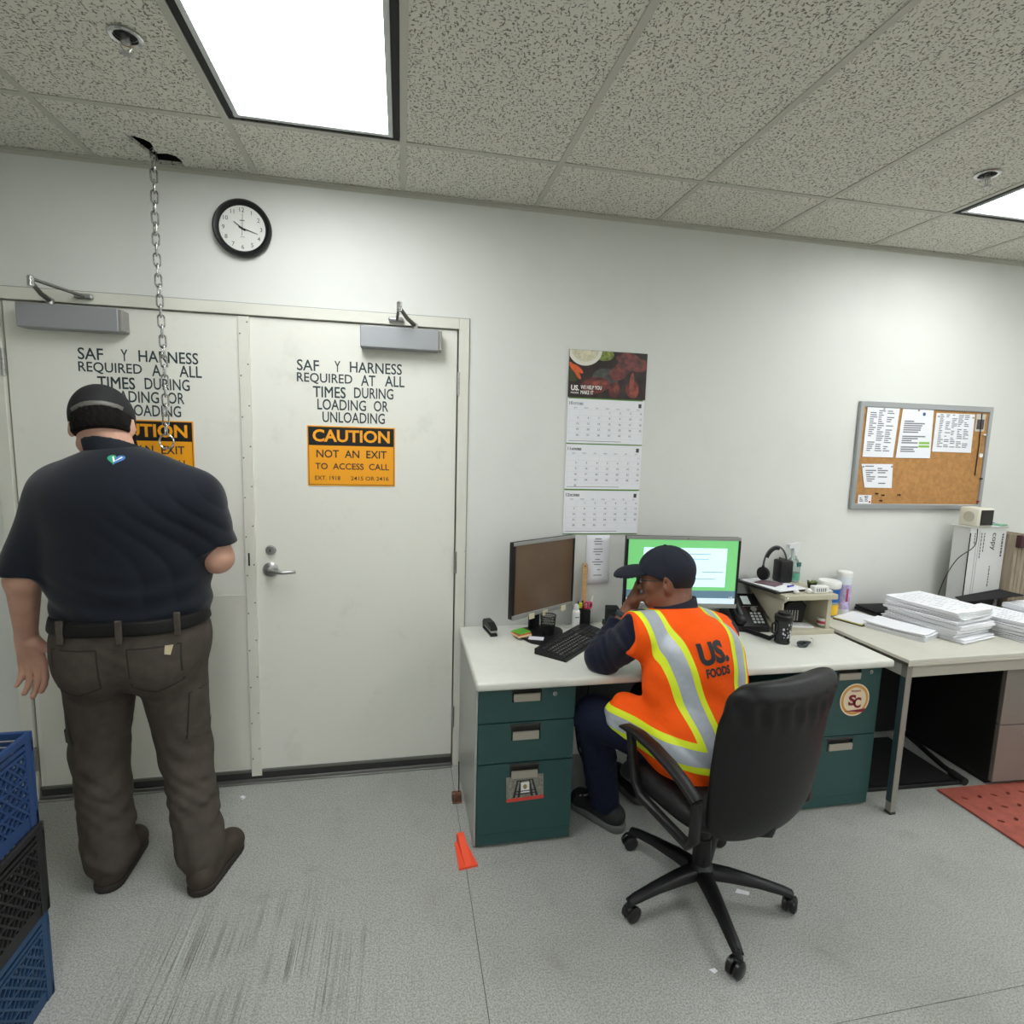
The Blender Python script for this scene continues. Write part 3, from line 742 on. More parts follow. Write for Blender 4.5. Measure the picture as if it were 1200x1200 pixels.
B().box((bx1-0.10, -0.0215, bz0+0.010), (bx1-0.07, -0.0200, bz0+0.020)).obj('maker_badge', M_INK, bd)
CB = lambda x, y: (980+x/5.4545, 450+y/5.4545)
def pinned(label, pts, rows_, cols_, seed, head=0.08, extra=None):
    P = [WY(*CB(*p), -0.014) for p in pts]     # TL TR BR BL
    t = thing('pinned_paper', label, 'paper', (0, 0, 0), 0, 'papers pinned on the cork board')
    b = B(); b.poly([(p.x, -0.0150, p.z) for p in P]); o = b.obj('sheet', M_PAPER, t)
    s = o.modifiers.new('thick', 'SOLIDIFY'); s.thickness = 0.0010
    rnd = random.Random(seed); b = B()
    for r in range(rows_):
        v = head+(0.92-head)*r/rows_
        L_ = P[0].lerp(P[3], v); R_ = P[1].lerp(P[2], v); hgt = (P[0].z-P[3].z)/rows_*0.42
        u = 0.10
        for k in range(cols_):
            ue = u+rnd.uniform(0.35, 0.9)*0.8/cols_
            if rnd.random() < 0.82:
                A_, B_ = L_.lerp(R_, u), L_.lerp(R_, min(ue, 0.92))
                b.poly([(A_.x, -0.0165, A_.z), (B_.x, -0.0165, B_.z), (B_.x, -0.0165, B_.z+hgt), (A_.x, -0.0165, A_.z+hgt)])
            u += 0.8/cols_
    b.obj('print_lines', M_INKG, t)
    for p in (P[0].lerp(P[1], 0.5),) if extra != 'two' else (P[0].lerp(P[2], 0.05), P[1].lerp(P[3], 0.05)):
        B().ball((p.x, -0.020, p.z-0.008), 0.005, 8, 6).obj('pin_head', M_STEEL, t)
    return t, P
pinned('typed contact list pinned at the top left of the cork board', [(200,145),(405,155),(360,470),(165,465)], 20, 3, 1)
t, P = pinned('typed letter with green highlighted lines in the middle of the cork board', [(425,158),(622,163),(597,475),(378,472)], 16, 1, 2, 0.22)
b = B()
for v in (0.71, 0.78):
    A_, B_ = P[0].lerp(P[3], v), P[1].lerp(P[2], v); q, s = A_.lerp(B_, 0.62), A_.lerp(B_, 0.94)
    b.poly([(q.x, -0.0172, q.z), (s.x, -0.0172, s.z), (s.x, -0.0172, s.z+0.012), (q.x, -0.0172, q.z+0.012)])
b.obj('green_highlight', mat('highlight_green', (136,190,72), 0.6), t)
q = P[0].lerp(P[1], 0.70); disc(q.x, q.z-0.028, 0.010, 0.010, -0.0172, mat('seal_blue', (52,84,140), 0.6), 'round_seal', t)
pinned('wide printed table pinned at the top right of the cork board', [(640,185),(885,195),(858,440),(610,432)], 19, 5, 4, 0.05, 'two')
pinned('small faint note pinned at the left of the cork board', [(160,510),(360,512),(352,665),(178,662)], 9, 2, 5, 0.12, 'two')
t, P = pinned('small white card in the lower left corner of the cork board', [(140,708),(224,710),(220,765),(135,765)], 4, 2, 6, 0.2)
disc(P[2].x-0.012, P[2].z+0.010, 0.006, 0.006, -0.0172, M_RED, 'red_dot', t)
A_, C_ = WY(*CB(897,192), -0.014), WY(*CB(945,305), -0.014)
lan = thing('badge_lanyard', 'clear name badge with black lanyard hanging on the cork board', 'badge', (0, 0, 0))
B().box((A_.x, -0.0165, C_.z), (C_.x-0.004, -0.0145, A_.z), 0.0006).obj('badge_card', mat('badge_sleeve', (196,190,176), 0.3), lan)
B().box((A_.x+0.008, -0.0175, C_.z+0.012), (C_.x-0.012, -0.0165, A_.z-0.03)).obj('badge_photo', mat('badge_photo', (70,56,60), 0.4, var=0.4, vscale=60), lan)
p1, p2 = WY(*CB(932,190), -0.018), WY(*CB(886,585), -0.018)
B().tube([p1, p1.lerp(p2, 0.5)+Vector((0.004, 0, 0)), p2], 0.003, 6).obj('lanyard_cord', M_BLACK, lan)
tg = thing('key_tag', 'round white key tag on a string at the right of the cork board', 'key tag', (0, 0, 0))
p1, p2 = WY(*CB(948,325), -0.018), WY(*CB(928,452), -0.018)
B().tube([p1, p2], 0.0012, 5).obj('string', mat('string', (150,150,130), 0.8), tg)
B().lathe([(0.013, 0), (0.013, 0.003), (0, 0.0031)], 18, M=T(p2.x, -0.014, p2.z-0.004) @ RXm).obj('disc', M_WHITE, tg)
B().box((p1.x-0.008, -0.022, p1.z-0.004), (p1.x+0.008, -0.014, p1.z+0.004), 0.001).obj('clip', M_WHITE, tg)
for k, (x, y) in enumerate(((250,700),(290,710),(277,745),(392,708),(915,605),(895,750))):
    p = WY(*CB(x, y), -0.012)
    t = thing('push_pin', ['dark push pin on the cork beside the white card, upper left of three', 'dark push pin on the cork beside the white card, right of three', 'dark push pin on the cork beside the white card, lowest of three', 'lone dark push pin right of the three near the white card', 'dark push pin near the right edge of the cork board', 'reddish push pin in the lower right corner of the cork board'][k], 'push pin', (p.x, -0.012, p.z), 0, 'loose pins in the cork board')
    m = M_BLACK if k < 5 else M_RED
    B().lathe([(0.0045, 0.002), (0.003, 0.005), (0.003, 0.011), (0.006, 0.013), (0.006, 0.015), (0, 0.0155)], 10, M=RXm).obj('pin_grip', m, t, 40)
    B().tube([(0, 0, 0), (0, -0.004, 0)], 0.0008, 5).obj('needle', M_STEEL, t)
# ------------------------------------------------------------------ steel desk
DZT = 0.742
desk = thing('steel_desk', 'steel office desk with two dark teal drawer pedestals and pale top', 'desk', (0.262, -0.345, 0))
dx = lambda x: x-0.262
dy = lambda y: y+0.345
B().box((dx(0.262), dy(-0.685), DZT-0.036), (dx(2.155), dy(-0.012), DZT), 0.011, 3).obj('desktop', M_DESKTOP, desk, 40)
M_CUP = mat('handle_recess', (58,58,56), 0.5, 0.3); M_PULL = mat('pull_plate', (168,162,148), 0.45, 0.3)
def pedestal(xa, xb, drawers):
    body = B().box((dx(xa), dy(-0.60), 0.012), (dx(xb), dy(-0.05), DZT-0.036), 0.002).obj('pedestal', M_GREEN, desk)
    B().box((dx(xa)+0.004, dy(-0.594), 0.0), (dx(xb)-0.004, dy(-0.06), 0.012)).obj('plinth', M_BLACKM, body)
    B().box((dx(xa), dy(-0.621), 0.012), (dx(xb), dy(-0.60), 0.062), 0.002).obj('base_rail', M_GREEN, body)
    for z0, z1, hx0, hx1, hz0, hz1 in drawers:
        yb, yf = dy(-0.60), dy(-0.625)
        d = B(); a, b_, c_, e = dx(xa)+0.001, dx(hx0), dx(hx1), dx(xb)-0.001
        d.box((a, yf, z0), (b_, yb, z1), 0.0); d.box((c_, yf, z0), (e, yb, z1)); d.box((b_, yf, z0), (c_, yb, hz0)); 
        if z1-hz1 > 0.002: d.box((b_, yf, hz1), (c_, yb, z1))
        d = d.obj('drawer', M_GREEN, desk)
        B().box((b_, yf+0.016, hz0), (c_, yb, hz1)).obj('handle_recess', M_CUP, d)
        B().box((b_-0.004, yf-0.003, hz1-0.006), (c_+0.004, yf+0.002, hz1+0.004), 0.001).obj('recess_lip', M_CUP, d)
        pts = [(yf+0.002, hz0), (yf-0.007, hz0+0.004), (yf-0.008, hz0+(hz1-hz0)*0.55), (yf-0.002, hz0+(hz1-hz0)*0.58), (yf+0.004, hz0+0.01)]
        B().prism(pts, 'x', b_+0.006, c_-0.006).obj('handle', M_PULL, d)
pedestal(0.280, 0.680, [(0.546, 0.700, 0.415, 0.536, 0.628, 0.690), (0.372, 0.541, 0.415, 0.536, 0.465, 0.532), (0.066, 0.367, 0.415, 0.536, 0.298, 0.360)])
pedestal(1.765, 2.150, [(0.366, 0.700, 1.915, 2.040, 0.632, 0.692), (0.066, 0.361, 1.900, 2.035, 0.292, 0.352)])
for lx in (0.592, 2.092):
    k = B().lathe([(0.009, 0), (0.009, 0.004), (0.007, 0.005), (0, 0.0051)], 14, M=T(dx(lx), dy(-0.625), 0.655 if lx < 1 else 0.665) @ RXm).obj('drawer_lock', M_STEEL, desk, 40)
    B().box((dx(lx)-0.001, dy(-0.6312), (0.652 if lx < 1 else 0.662)), (dx(lx)+0.001, dy(-0.6298), (0.658 if lx < 1 else 0.668))).obj('key_slot', M_BLACKM, k)
B().box((dx(0.270), dy(-0.618), 0.012), (dx(0.2795), dy(-0.03), DZT-0.036), 0.001).obj('end_panel', mat('end_panel_grey', (168,170,165), 0.35, 0.2), desk)
B().box((dx(0.681), dy(-0.075), 0.20), (dx(1.764), dy(-0.06), DZT-0.036)).obj('modesty_panel', mat('modesty_dark', (44,48,47), 0.6), desk)
B().box((dx(0.70), dy(-0.60), DZT-0.05), (dx(1.75), dy(-0.58), DZT-0.036)).obj('front_rail', M_GREEN, desk)
# stickers
st = thing('railway_sticker', 'picture sticker of railway tracks with a red strip on the left bottom drawer', 'sticker', (0.480, -0.6256, 0.255))
st.rotation_euler = (0, R2(-2), 0)
B().box((-0.078, -0.0008, -0.055), (0.078, 0, 0.055)).obj('sheet', mat('sticker_photo', (128,126,116), 0.5, var=0.35, vscale=90), st)
B().box((-0.078, -0.0012, -0.055), (0.078, -0.0007, -0.040)).obj('red_strip', mat('sticker_red', (206,64,52), 0.5), st)
for s in (-1, 1):
    for q in (0.36, 0.62): B().poly([(s*0.078*q-0.004, -0.0013, -0.038), (s*0.078*q+0.006*1, -0.0013, -0.038), (s*0.05*q+0.003, -0.0013, 0.035), (s*0.05*q-0.003, -0.0013, 0.035)]).obj('rail_print', M_INK, st)
B().box((-0.018, -0.0014, -0.020), (0.018, -0.0009, 0.026)).obj('white_panel', M_WHITE, st)
for k, z in enumerate((0.032, -0.014, -0.026)): B().box((-0.035-0.004*k, -0.0015, z), (0.035+0.004*k, -0.001, z+0.004)).obj('sleeper_print', M_INK, st)
B().ball((0, -0.0012, 0.006), (0.009, 0.0006, 0.012), 10, 6).obj('figure_print', mat('print_gold', (150,128,80), 0.6), st)
us = thing('round_sticker', 'round cardinal and gold sticker with interlocking letters on the right drawer', 'sticker', (2.020, -0.6256, 0.535))
for r, c, nm in ((0.078, (230,214,190), 'outer_disc'), (0.072, (206,150,70), 'gold_ring'), (0.060, (228,210,180), 'inner_disc')):
    B().lathe([(r, 0.0003*(0.09-r)*100), (0, 0.0003*(0.09-r)*100+0.0001)], 40, M=RXm, cap=False).obj(nm, mat('sticker_'+nm, c, 0.5), us)
FS = frame((0, -0.0021, 0), (1, 0, 0), (0, 0, 1))
crd = mat('cardinal', (128,28,42), 0.5)
lettering('lettering', 'S', FS, crd, us, w=0.040, h=0.052, bold=0.04, x=-0.034, y=-0.026)
lettering('lettering', 'C', FS, crd, us, w=0.040, h=0.052, bold=0.04, x=-0.006, y=-0.040)
B().prism([(-0.056, -0.052), (0.050, -0.062), (0.062, -0.044), (0.0, -0.048)], 'y', -0.0022, -0.0019).obj('ribbon_print', crd, us)
lettering('lettering', 'TROJANS', FS, crd, us, w=0.052, h=0.012, x=-0.026, y=0.036, bold=0.02)
# ------------------------------------------------------------------ right hand work table
TA = R2(1.0); TZ = 0.760
tb = thing('work_table', 'pale laminate work table with a square steel leg right of the desk', 'table', (2.172, -0.735, 0), TA)
B().box((0, 0, TZ-0.016), (1.75, 0.690, TZ), 0.002).obj('tabletop', M_LAM2, tb)
B().box((0.0, 0.0, TZ-0.030), (1.75, 0.022, TZ-0.016), 0.001).obj('front_edge_band', mat('edge_band', (196,192,178), 0.5), tb)
B().box((-0.0006, 0.002, TZ-0.030), (0.004, 0.36, TZ-0.0155)).obj('dark_edge', mat('dark_edge', (66,62,54), 0.6), tb)
B().box((0.030, 0.030, TZ-0.095), (1.72, 0.052, TZ-0.030)).obj('front_apron', mat('apron', (178,175,162), 0.45, var=0.03), tb)
B().box((0.030, 0.052, TZ-0.095), (0.050, 0.64, TZ-0.016)).obj('side_apron', mat('apron_white', (206,206,200), 0.5), tb)
M_LEG = mat('leg_steel', (150,148,140), 0.4, 0.4); M_LEGD = mat('leg_teal', (48,66,70), 0.45)
for x, y in ((0.028, 0.028), (0.028, 0.62), (1.69, 0.028), (1.69, 0.62)):
    lg = B().box((x, y, 0.012), (x+0.030, y+0.030, TZ-0.030), 0.002).obj('leg', M_LEG, tb)
    B().box((x-0.0015, y+0.002, 0.06), (x+0.0005, y+0.029, TZ-0.096)).obj('leg_side', M_LEGD, lg)
    B().box((x-0.001, y-0.001, 0), (x+0.031, y+0.031, 0.013), 0.002).obj('glide', mat('glide', (60,60,56), 0.5, 0.4), lg)
B().box((-0.005, 0.66, 0.02), (1.70, 0.672, TZ-0.03)).obj('modesty_panel', M_BLACKM, tb)  # black panel carried down and left to put shade under the table
cab = thing('grey_pedestal', 'grey metal pedestal cabinet standing under the right table', 'cabinet', (2.905, -0.585, 0), R2(-3))
mat('cabinet_grey', (140,134,128), 0.38, 0.35, var=0.03)
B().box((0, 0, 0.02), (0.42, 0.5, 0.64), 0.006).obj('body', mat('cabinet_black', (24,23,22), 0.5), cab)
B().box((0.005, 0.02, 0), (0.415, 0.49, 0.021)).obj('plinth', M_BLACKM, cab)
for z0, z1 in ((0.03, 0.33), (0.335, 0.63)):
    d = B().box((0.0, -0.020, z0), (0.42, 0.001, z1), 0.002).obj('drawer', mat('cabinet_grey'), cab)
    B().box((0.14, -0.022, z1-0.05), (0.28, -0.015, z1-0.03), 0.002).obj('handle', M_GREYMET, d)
fr = thing('footrest', 'low black footrest with a tubular side rail under the right table', 'footrest', (2.33, -0.535, 0), R2(-2))
B().box((-0.12, 0, 0.0), (0.44, 0.44, 0.012), 0.004).obj('platform', M_BLACKM, fr)  # platform stretched back and left, its black standing in for shade on the floor
B().tube([(0.455, 0.0, 0.022), (0.455, 0.10, 0.03), (0.455, 0.40, 0.095)], 0.014, 10).obj('side_rail', M_BLACK, fr, 50)
B().tube([(0.455, -0.02, 0.020), (0.455, 0.06, 0.024)], 0.020, 12).obj('rail_foot', mat('rubber_black', (24,24,24), 0.7), fr, 50)
B().box((-0.12, -0.012, 0.0), (0.45, 0.006, 0.022), 0.005).obj('front_bar', M_BLACK, fr)
# red rubber mat with drain holes
outer = [Vector((2.585, -1.55, 0)), Vector((3.80, -1.55, 0)), Vector((3.80, -0.615, 0)), Vector((2.60, -0.585, 0))]
holes = []
for i in range(18):
    for j in range(15):
        cx, cy = 2.665+i*0.086+(0.043 if j % 2 else 0), -1.50+j*0.083
        if not (cx < 3.76 and cy < -0.64): continue
        a = R2(35 if (i+j) % 2 else -30)
        holes.append([Vector((cx+0.016*math.cos(t)*math.cos(a)-0.009*math.sin(t)*math.sin(a), cy+0.016*math.cos(t)*math.sin(a)+0.009*math.sin(t)*math.cos(a), 0)) for t in [k*math.pi/4 for k in range(8)]])
tri = tessellate_polygon([outer]+holes); allp = outer+[p for h_ in holes for p in h_]
b = B(); lo = [b.bm.verts.new((p.x, p.y, 0.003)) for p in allp]; hi = [b.bm.verts.new((p.x, p.y, 0.011)) for p in allp]
for t in tri: b.bm.faces.new([hi[k] for k in t])
base = len(outer)
for k in range(base): b.bm.faces.new((lo[k], lo[(k+1) % base], hi[(k+1) % base], hi[k]))
for h_ in holes:
    n = len(h_)
    for k in range(n): b.bm.faces.new((lo[base+k], lo[base+(k+1) % n], hi[base+(k+1) % n], hi[base+k]))
    base += n
rm = thing('rubber_mat', 'red rubber floor mat with drain holes at the right', 'mat', (0, 0, 0))
M_MAT = mat('red_rubber', (158,80,66), 0.7, var=0.18, vscale=25, bump=0.1, bscale=150)
b.obj('perforated_top', M_MAT, rm)
B().box((2.602, -1.549, 0.0), (3.799, -0.617, 0.0035)).obj('under_layer', mat('red_rubber_shaded', (84,40,34), 0.8), rm)  # layer added in darkened rubber, so the holes look shaded inside
# ------------------------------------------------------------------ swivel chair
chx = thing('swivel_chair', 'black leather office swivel chair the seated man sits on', 'chair', (1.075, -0.985, 0), R2(15))
base = B().lathe([(0.040, 0.085), (0.046, 0.095), (0.046, 0.125), (0.034, 0.138)], 20).obj('base_hub', M_BLACK, chx, 40)
for ang in (192, 262, 336, 48, 119):
    a = R2(ang-15); ca, sa = math.cos(a), math.sin(a); Mx = RZ(a)
    b = B(); n = 6
    prof = [(0.03, 0.088, 0.128, 0.028), (0.10, 0.090, 0.126, 0.026), (0.20, 0.086, 0.112, 0.022), (0.29, 0.074, 0.095, 0.019), (0.318, 0.070, 0.086, 0.017)]
    ring = []
    for r, z0, z1, hw in prof:
        ring.append([b.bm.verts.new(Mx @ Vector(p)) for p in ((r, -hw, z0), (r, hw, z0), (r, hw*0.9, z1-0.008), (r, hw*0.5, z1), (r, -hw*0.5, z1), (r, -hw*0.9, z1-0.008))])
    for i in range(len(ring)-1):
        for j in range(6): b.bm.faces.new((ring[i][j], ring[i][(j+1) % 6], ring[i+1][(j+1) % 6], ring[i+1][j]))
    b.bm.faces.new(ring[0][::-1]); b.bm.faces.new(ring[-1])
    sp = b.obj('star_leg', M_BLACK, chx, 50)
    cs = thing('x', 'x', 'x') if False else None
    sw = a+R2(40+ang*1.7)
    K = T(0.312*ca, 0.312*sa, 0) @ RZ(sw)
    cst = B().lathe([(0.011, 0.055), (0.011, 0.082), (0.006, 0.088)], 10, M=T(0.312*ca, 0.312*sa, 0)).box((-0.014, -0.012, 0.030), (0.018, 0.012, 0.058), 0.005, M=K).obj('caster', M_BLACK, chx, 50)
    for s in (-1, 1):
        B().lathe([(0.012, 0.0), (0.025, 0.001), (0.0290, 0.006), (0.0290, 0.016), (0.020, 0.022), (0, 0.0225)], 20, M=K @ T(-0.010, s*0.003, 0.0292) @ RX(-s*math.pi/2)).obj('wheel', mat('caster_black', (18,18,18), 0.35), cst, 35)
B().lathe([(0.034, 0.13), (0.031, 0.24), (0.027, 0.241), (0.026, 0.335), (0.018, 0.336), (0.017, 0.40)], 20).obj('gas_lift', M_BLACK, chx, 40)
B().box((-0.10, -0.13, 0.385), (0.10, 0.12, 0.420), 0.012).obj('tilt_mechanism', M_BLACK, chx, 40)
B().tube([(0.05, 0.02, 0.40), (0.20, 0.03, 0.395), (0.25, 0.03, 0.385)], 0.006, 8).obj('height_lever', M_BLACK, chx, 50)
seat = pillow(0.50, 0.48, 0.10, 22, 22, 5.0, bulge=lambda u, v: (0.018, 0.0))
for v in seat.bm.verts:
    x, y, z = v.co; f = max(0, z/0.24); v.co = Vector((x, z, 0.462+y-0.05*f*f*(1 if z > 0 else 0)))
seat.obj('seat', M_LEATHER, chx, 180, loc=(0, 0.02, 0))
# backrest: reclined slab with a rolled headrest band
def bulge(u, v):
    roll = 0.024*math.exp(-((v-0.90)/0.10)**2); return 0.010*(1-u*u)+roll*1.2, 0.012*(1-u*u)*(1-v*v)+roll*1.1
back = pillow(0.485, 0.575, 0.085, 60, 44, 5.5, taper=lambda v: 1.0-0.10*max(0, -v)**1.5-0.03*max(0, v-0.6), bulge=bulge, bend=lambda u, v: 0.045*u*u+0.02*math.sin(v*2.2))
ra = R2(13)
for v in back.bm.verts:
    x, y, z = v.co
    if 0.14 < z < 0.26: y += 0.0060*math.sin(x*105+z*25)*math.sin((z-0.14)/0.12*math.pi)
    q = z+0.2875
    v.co = Vector((x, -0.215+y*math.cos(ra)-q*math.sin(ra), 0.415+q*math.cos(ra)+y*math.sin(ra)))
bo = back.obj('backrest', M_LEATHER, chx, 180)
B().tube([(0, -0.08, 0.40), (0, -0.20, 0.402), (0, -0.262, 0.44), (0, -0.285, 0.52)], [0.024, 0.024, 0.022, 0.018], 8).obj('back_bracket', M_BLACK, chx, 50)
def bar(pts, w_, t_, m, nm, par):
    """flat bar along pts in the yz plane at given x; w_ across x, t_ thickness"""
    b = B(); rings = []
    n = len(pts)
    for i, p in enumerate(pts):
        p = Vector(p); q = Vector(pts[min(i+1, n-1)])-Vector(pts[max(i-1, 0)]); q.normalize()
        nn = Vector((1, 0, 0)).cross(q).normalized(); ww = w_[i] if isinstance(w_, list) else w_; tt = t_[i] if isinstance(t_, list) else t_
        rings.append([b.bm.verts.new(p+Vector((sx*ww/2, 0, 0))+nn*sz*tt/2) for sx, sz in ((-1, -0.6), (-0.6, -1), (0.6, -1), (1, -0.6), (1, 0.6), (0.6, 1), (-0.6, 1), (-1, 0.6))])
    for i in range(n-1):
        for j in range(8): b.bm.faces.new((rings[i][j], rings[i][(j+1) % 8], rings[i+1][(j+1) % 8], rings[i+1][j]))
    b.bm.faces.new(rings[0][::-1]); b.bm.faces.new(rings[-1])
    return b.obj(nm, m, par, 45)
for s in (-1, 1):
    x = s*0.262
    ar = bar([(x, 0.175, 0.640), (x, 0.15, 0.650), (x, 0.08, 0.655), (x, 0.0, 0.648), (x, -0.08, 0.630), (x, -0.15, 0.605), (x, -0.205, 0.575)], [0.030, 0.044, 0.050, 0.050, 0.048, 0.044, 0.040], [0.010, 0.018, 0.022, 0.022, 0.022, 0.024, 0.026], M_BLACK, 'armrest', chx)
    bar([(x, 0.125, 0.645), (x, 0.105, 0.56), (x, 0.085, 0.475), (x, 0.05, 0.440), (x, -0.08, 0.425), (x, -0.18, 0.415), (x, -0.205, 0.45), (x, -0.205, 0.58)], 0.030, [0.026, 0.026, 0.028, 0.030, 0.030, 0.032, 0.032, 0.032], M_BLACK, 'arm_loop', ar)
# ------------------------------------------------------------------ stacked milk crates at the left edge
M_CB = mat('crate_blue', (30,60,106), 0.45, var=0.06); M_CB2 = mat('crate_blue_dull', (32,66,102), 0.5, var=0.08); M_CK = mat('crate_black', (26,26,27), 0.5, var=0.1)
CW, CH = 0.33, 0.275
def crate(z, m, label, dxy=(0, 0)):
    t = thing('milk_crate', label, 'crate', (-1.03-CW/2+dxy[0], -1.0-CW/2+dxy[1], z), 0, 'stacked plastic crates')
    h = CW/2; tk = 0.012
    B().box((-h+0.01, -h+0.01, 0.006), (h-0.01, h-0.01, 0.012)).obj('bottom', m, t)
    for a in range(4):
        Mr = RZ(a*math.pi/2)
        sd = B()   # one side: rim, foot, posts
        sd.box((-h, -h, CH-0.022), (h-tk, -h+tk, CH), 0.003, M=Mr)
        sd.box((-h, -h+0.001, CH-0.040), (h-tk, -h+tk*0.8, CH-0.030), M=Mr); sd.box((-h, -h+0.001, CH-0.056), (h-tk, -h+tk*0.8, CH-0.047), M=Mr)
        sd.box((-h, -h+0.004, 0.0), (h-tk, -h+tk, 0.040), M=Mr)
        sd.box((-h, -h, 0.0), (-h+0.022, -h+tk, CH-0.02), 0.002, M=Mr); sd.box((h-0.022-tk, -h+0.0005, 0.0), (h-tk, -h+tk, CH-0.02), 0.002, M=Mr)
        s_ = sd.obj('side_wall', m, t)
        lat = B(); z0, z1 = 0.038, CH-0.05; n = 11
        for k in range(-6, n+6):
            for dirn in (1, -1):
                xa = -h+k*2*h/n; pts = []
                # clip the diagonal to the side
                x_a, x_b = xa, xa+dirn*(z1-z0)*0.9
                ta, tb_ = 0.0, 1.0; dxl = x_b-x_a
                lo_, hi_ = -h+0.02, h-0.02-tk
                for bound, sgn in ((lo_, 1), (hi_, -1)):
                    va, vb = sgn*(x_a-bound), sgn*(x_b-bound)
                    if va < 0 and vb < 0: ta = 2
                    elif va < 0: ta = max(ta, va/(va-vb))
                    elif vb < 0: tb_ = min(tb_, va/(va-vb))
                if ta >= tb_-0.03: continue
                p, q = (x_a+dxl*ta, z0+(z1-z0)*ta), (x_a+dxl*tb_, z0+(z1-z0)*tb_)
                d = Vector((q[0]-p[0], q[1]-p[1])).normalized(); nn = Vector((-d.y, d.x))*0.0028
                lat.prism([(p[0]+nn.x, p[1]+nn.y), (q[0]+nn.x, q[1]+nn.y), (q[0]-nn.x, q[1]-nn.y), (p[0]-nn.x, p[1]-nn.y)], 'y', -h+0.002+(0.001 if dirn > 0 else 0), -h+0.010, M=Mr)
        for zz in (0.095, 0.155): lat.box((-h+0.02, -h+0.0015, zz-0.003), (h-0.02-tk, -h+0.0095, zz+0.003), M=Mr)
        lo_o = lat.obj('lattice', m, s_)
    return t
crate(0.0, M_CB2, 'dull blue plastic milk crate at the bottom of the stack')
crate(CH-0.002+0.002, M_CK, 'black plastic milk crate in the middle of the stack', (0.004, 0.003))
crate(2*CH, M_CB, 'bright blue plastic milk crate on top of the stack', (-0.004, 0.0))
# ------------------------------------------------------------------ floor bits by the desk
wd = thing('door_wedge', 'orange rubber door wedge on the floor against the desk', 'door wedge', (0.232, -0.645, 0), R2(8))
b = B(); b.prism([(-0.075, 0.0), (0.075, 0.0), (0.075, 0.046), (0.050, 0.046), (-0.070, 0.010)], 'x', -0.014, 0.014)
M_OR = mat('orange_rubber', (248,86,50), 0.55)
b.obj('ramp', M_OR, wd)
B().prism([(-0.040, -0.075), (0.036, -0.075), (0.022, 0.072), (-0.022, 0.072)], 'z', 0.0, 0.009).obj('base_flange', M_OR, wd)
bb_ = thing('door_stop', 'rusty brown metal door stop on the floor between door and desk', 'door stop', (0.236, -0.30, 0))
B().box((-0.022, -0.02, 0.0), (0.022, 0.02, 0.006), 0.001).obj('foot_plate', mat('rust', (110,74,58), 0.8, var=0.3, vscale=60), bb_)
B().box((-0.024, -0.014, 0.006), (0.020, 0.014, 0.046), 0.006).obj('stop_block', mat('rust', (110,74,58), 0.8), bb_)
B().tube([(0.008, 0.0, 0.045), (0.010, 0.02, 0.10), (0.012, 0.06, 0.16)], 0.003, 6).obj('wire', M_BLACK, bb_)
def scrap(x, y, pts, label, z=0.0012):
    o = B().prism([(p[0], p[1]) for p in pts], 'z', 0, z).obj('paper_scrap', M_PAPER, None, loc=(x, y, 0.0))
    tag(o, label, 'paper scrap', 'litter on the floor')
scrap(1.248, -0.999, [(-0.03, 0.0), (-0.012, 0.016), (0.026, -0.006), (0.014, -0.02)], 'white paper scrap on the floor under the chair base')
scrap(0.963, -1.274, [(-0.012, 0.006), (0.010, 0.008), (0.014, -0.003), (0.0, -0.009)], 'tiny white paper scrap on the floor in front of the chair')
scrap(-0.736, -0.13, [(-0.012, 0.0), (0.0, 0.010), (0.013, 0.002), (0.002, -0.009)], 'crumpled white scrap on the floor by the double door', 0.008)
# ------------------------------------------------------------------ monitors
def monitor(name_label, L_, R_, z0, z1, screen, base):
    L_, R_ = Vector(L_), Vector(R_); d = (R_-L_); wd_ = d.length; ang = math.atan2(d.y, d.x); mid = (L_+R_)/2
    t = thing('monitor', name_label, 'monitor', (mid.x, mid.y, DZT), ang)
    h0, h1 = z0-DZT, z1-DZT; hw = wd_/2; bz = 0.012
    f = B(); f.box((-hw, 0.0, h0), (hw, 0.028, h1), 0.004); f.box((-hw*0.7, 0.027, h0+0.06), (hw*0.7, 0.055, h1-0.05), 0.01)
    f.obj('housing', M_BLACK, t, 40)
    bz_ = B(); bz_.box((-hw, -0.004, h0+0.022), (-hw+bz, 0.001, h1-0.016)); bz_.box((hw-bz, -0.004, h0+0.022), (hw, 0.001, h1-0.016)); bz_.obj('side_bezel', M_BLACK, t)
    B().box((-hw, -0.005, h1-0.016), (hw, 0.001, h1+0.001), 0.002).obj('top_bezel', mat('bezel_silver', (150,150,146), 0.45, 0.2), t)
    B().box((-hw, -0.005, h0-0.001), (hw, 0.001, h0+0.022), 0.002).obj('bottom_bezel', mat('bezel_silver'), t)
    s = B().box((-hw+bz, -0.002, h0+0.022), (hw-bz, 0.0005, h1-0.016)).obj('screen', screen, t)
    B().box((-0.03, 0.05, 0.012), (0.03, 0.075, h0+0.16), 0.006).obj('stand_neck', M_BLACK, t, 40)
    bp = B(); bp.prism(base, 'z', 0.0, 0.014); bp.obj('stand_base', M_BLACK, t)
    return t, s, hw-bz, h0+0.022, h1-0.016
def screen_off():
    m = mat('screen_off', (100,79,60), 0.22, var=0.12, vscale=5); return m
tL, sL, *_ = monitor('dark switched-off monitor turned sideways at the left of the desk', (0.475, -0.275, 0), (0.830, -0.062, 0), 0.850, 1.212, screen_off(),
    [(-0.135, -0.06), (-0.115, -0.112), (-0.03, -0.098), (0.09, -0.050), (0.108, -0.015), (0.09, 0.07), (-0.05, 0.10), (-0.115, 0.09)])
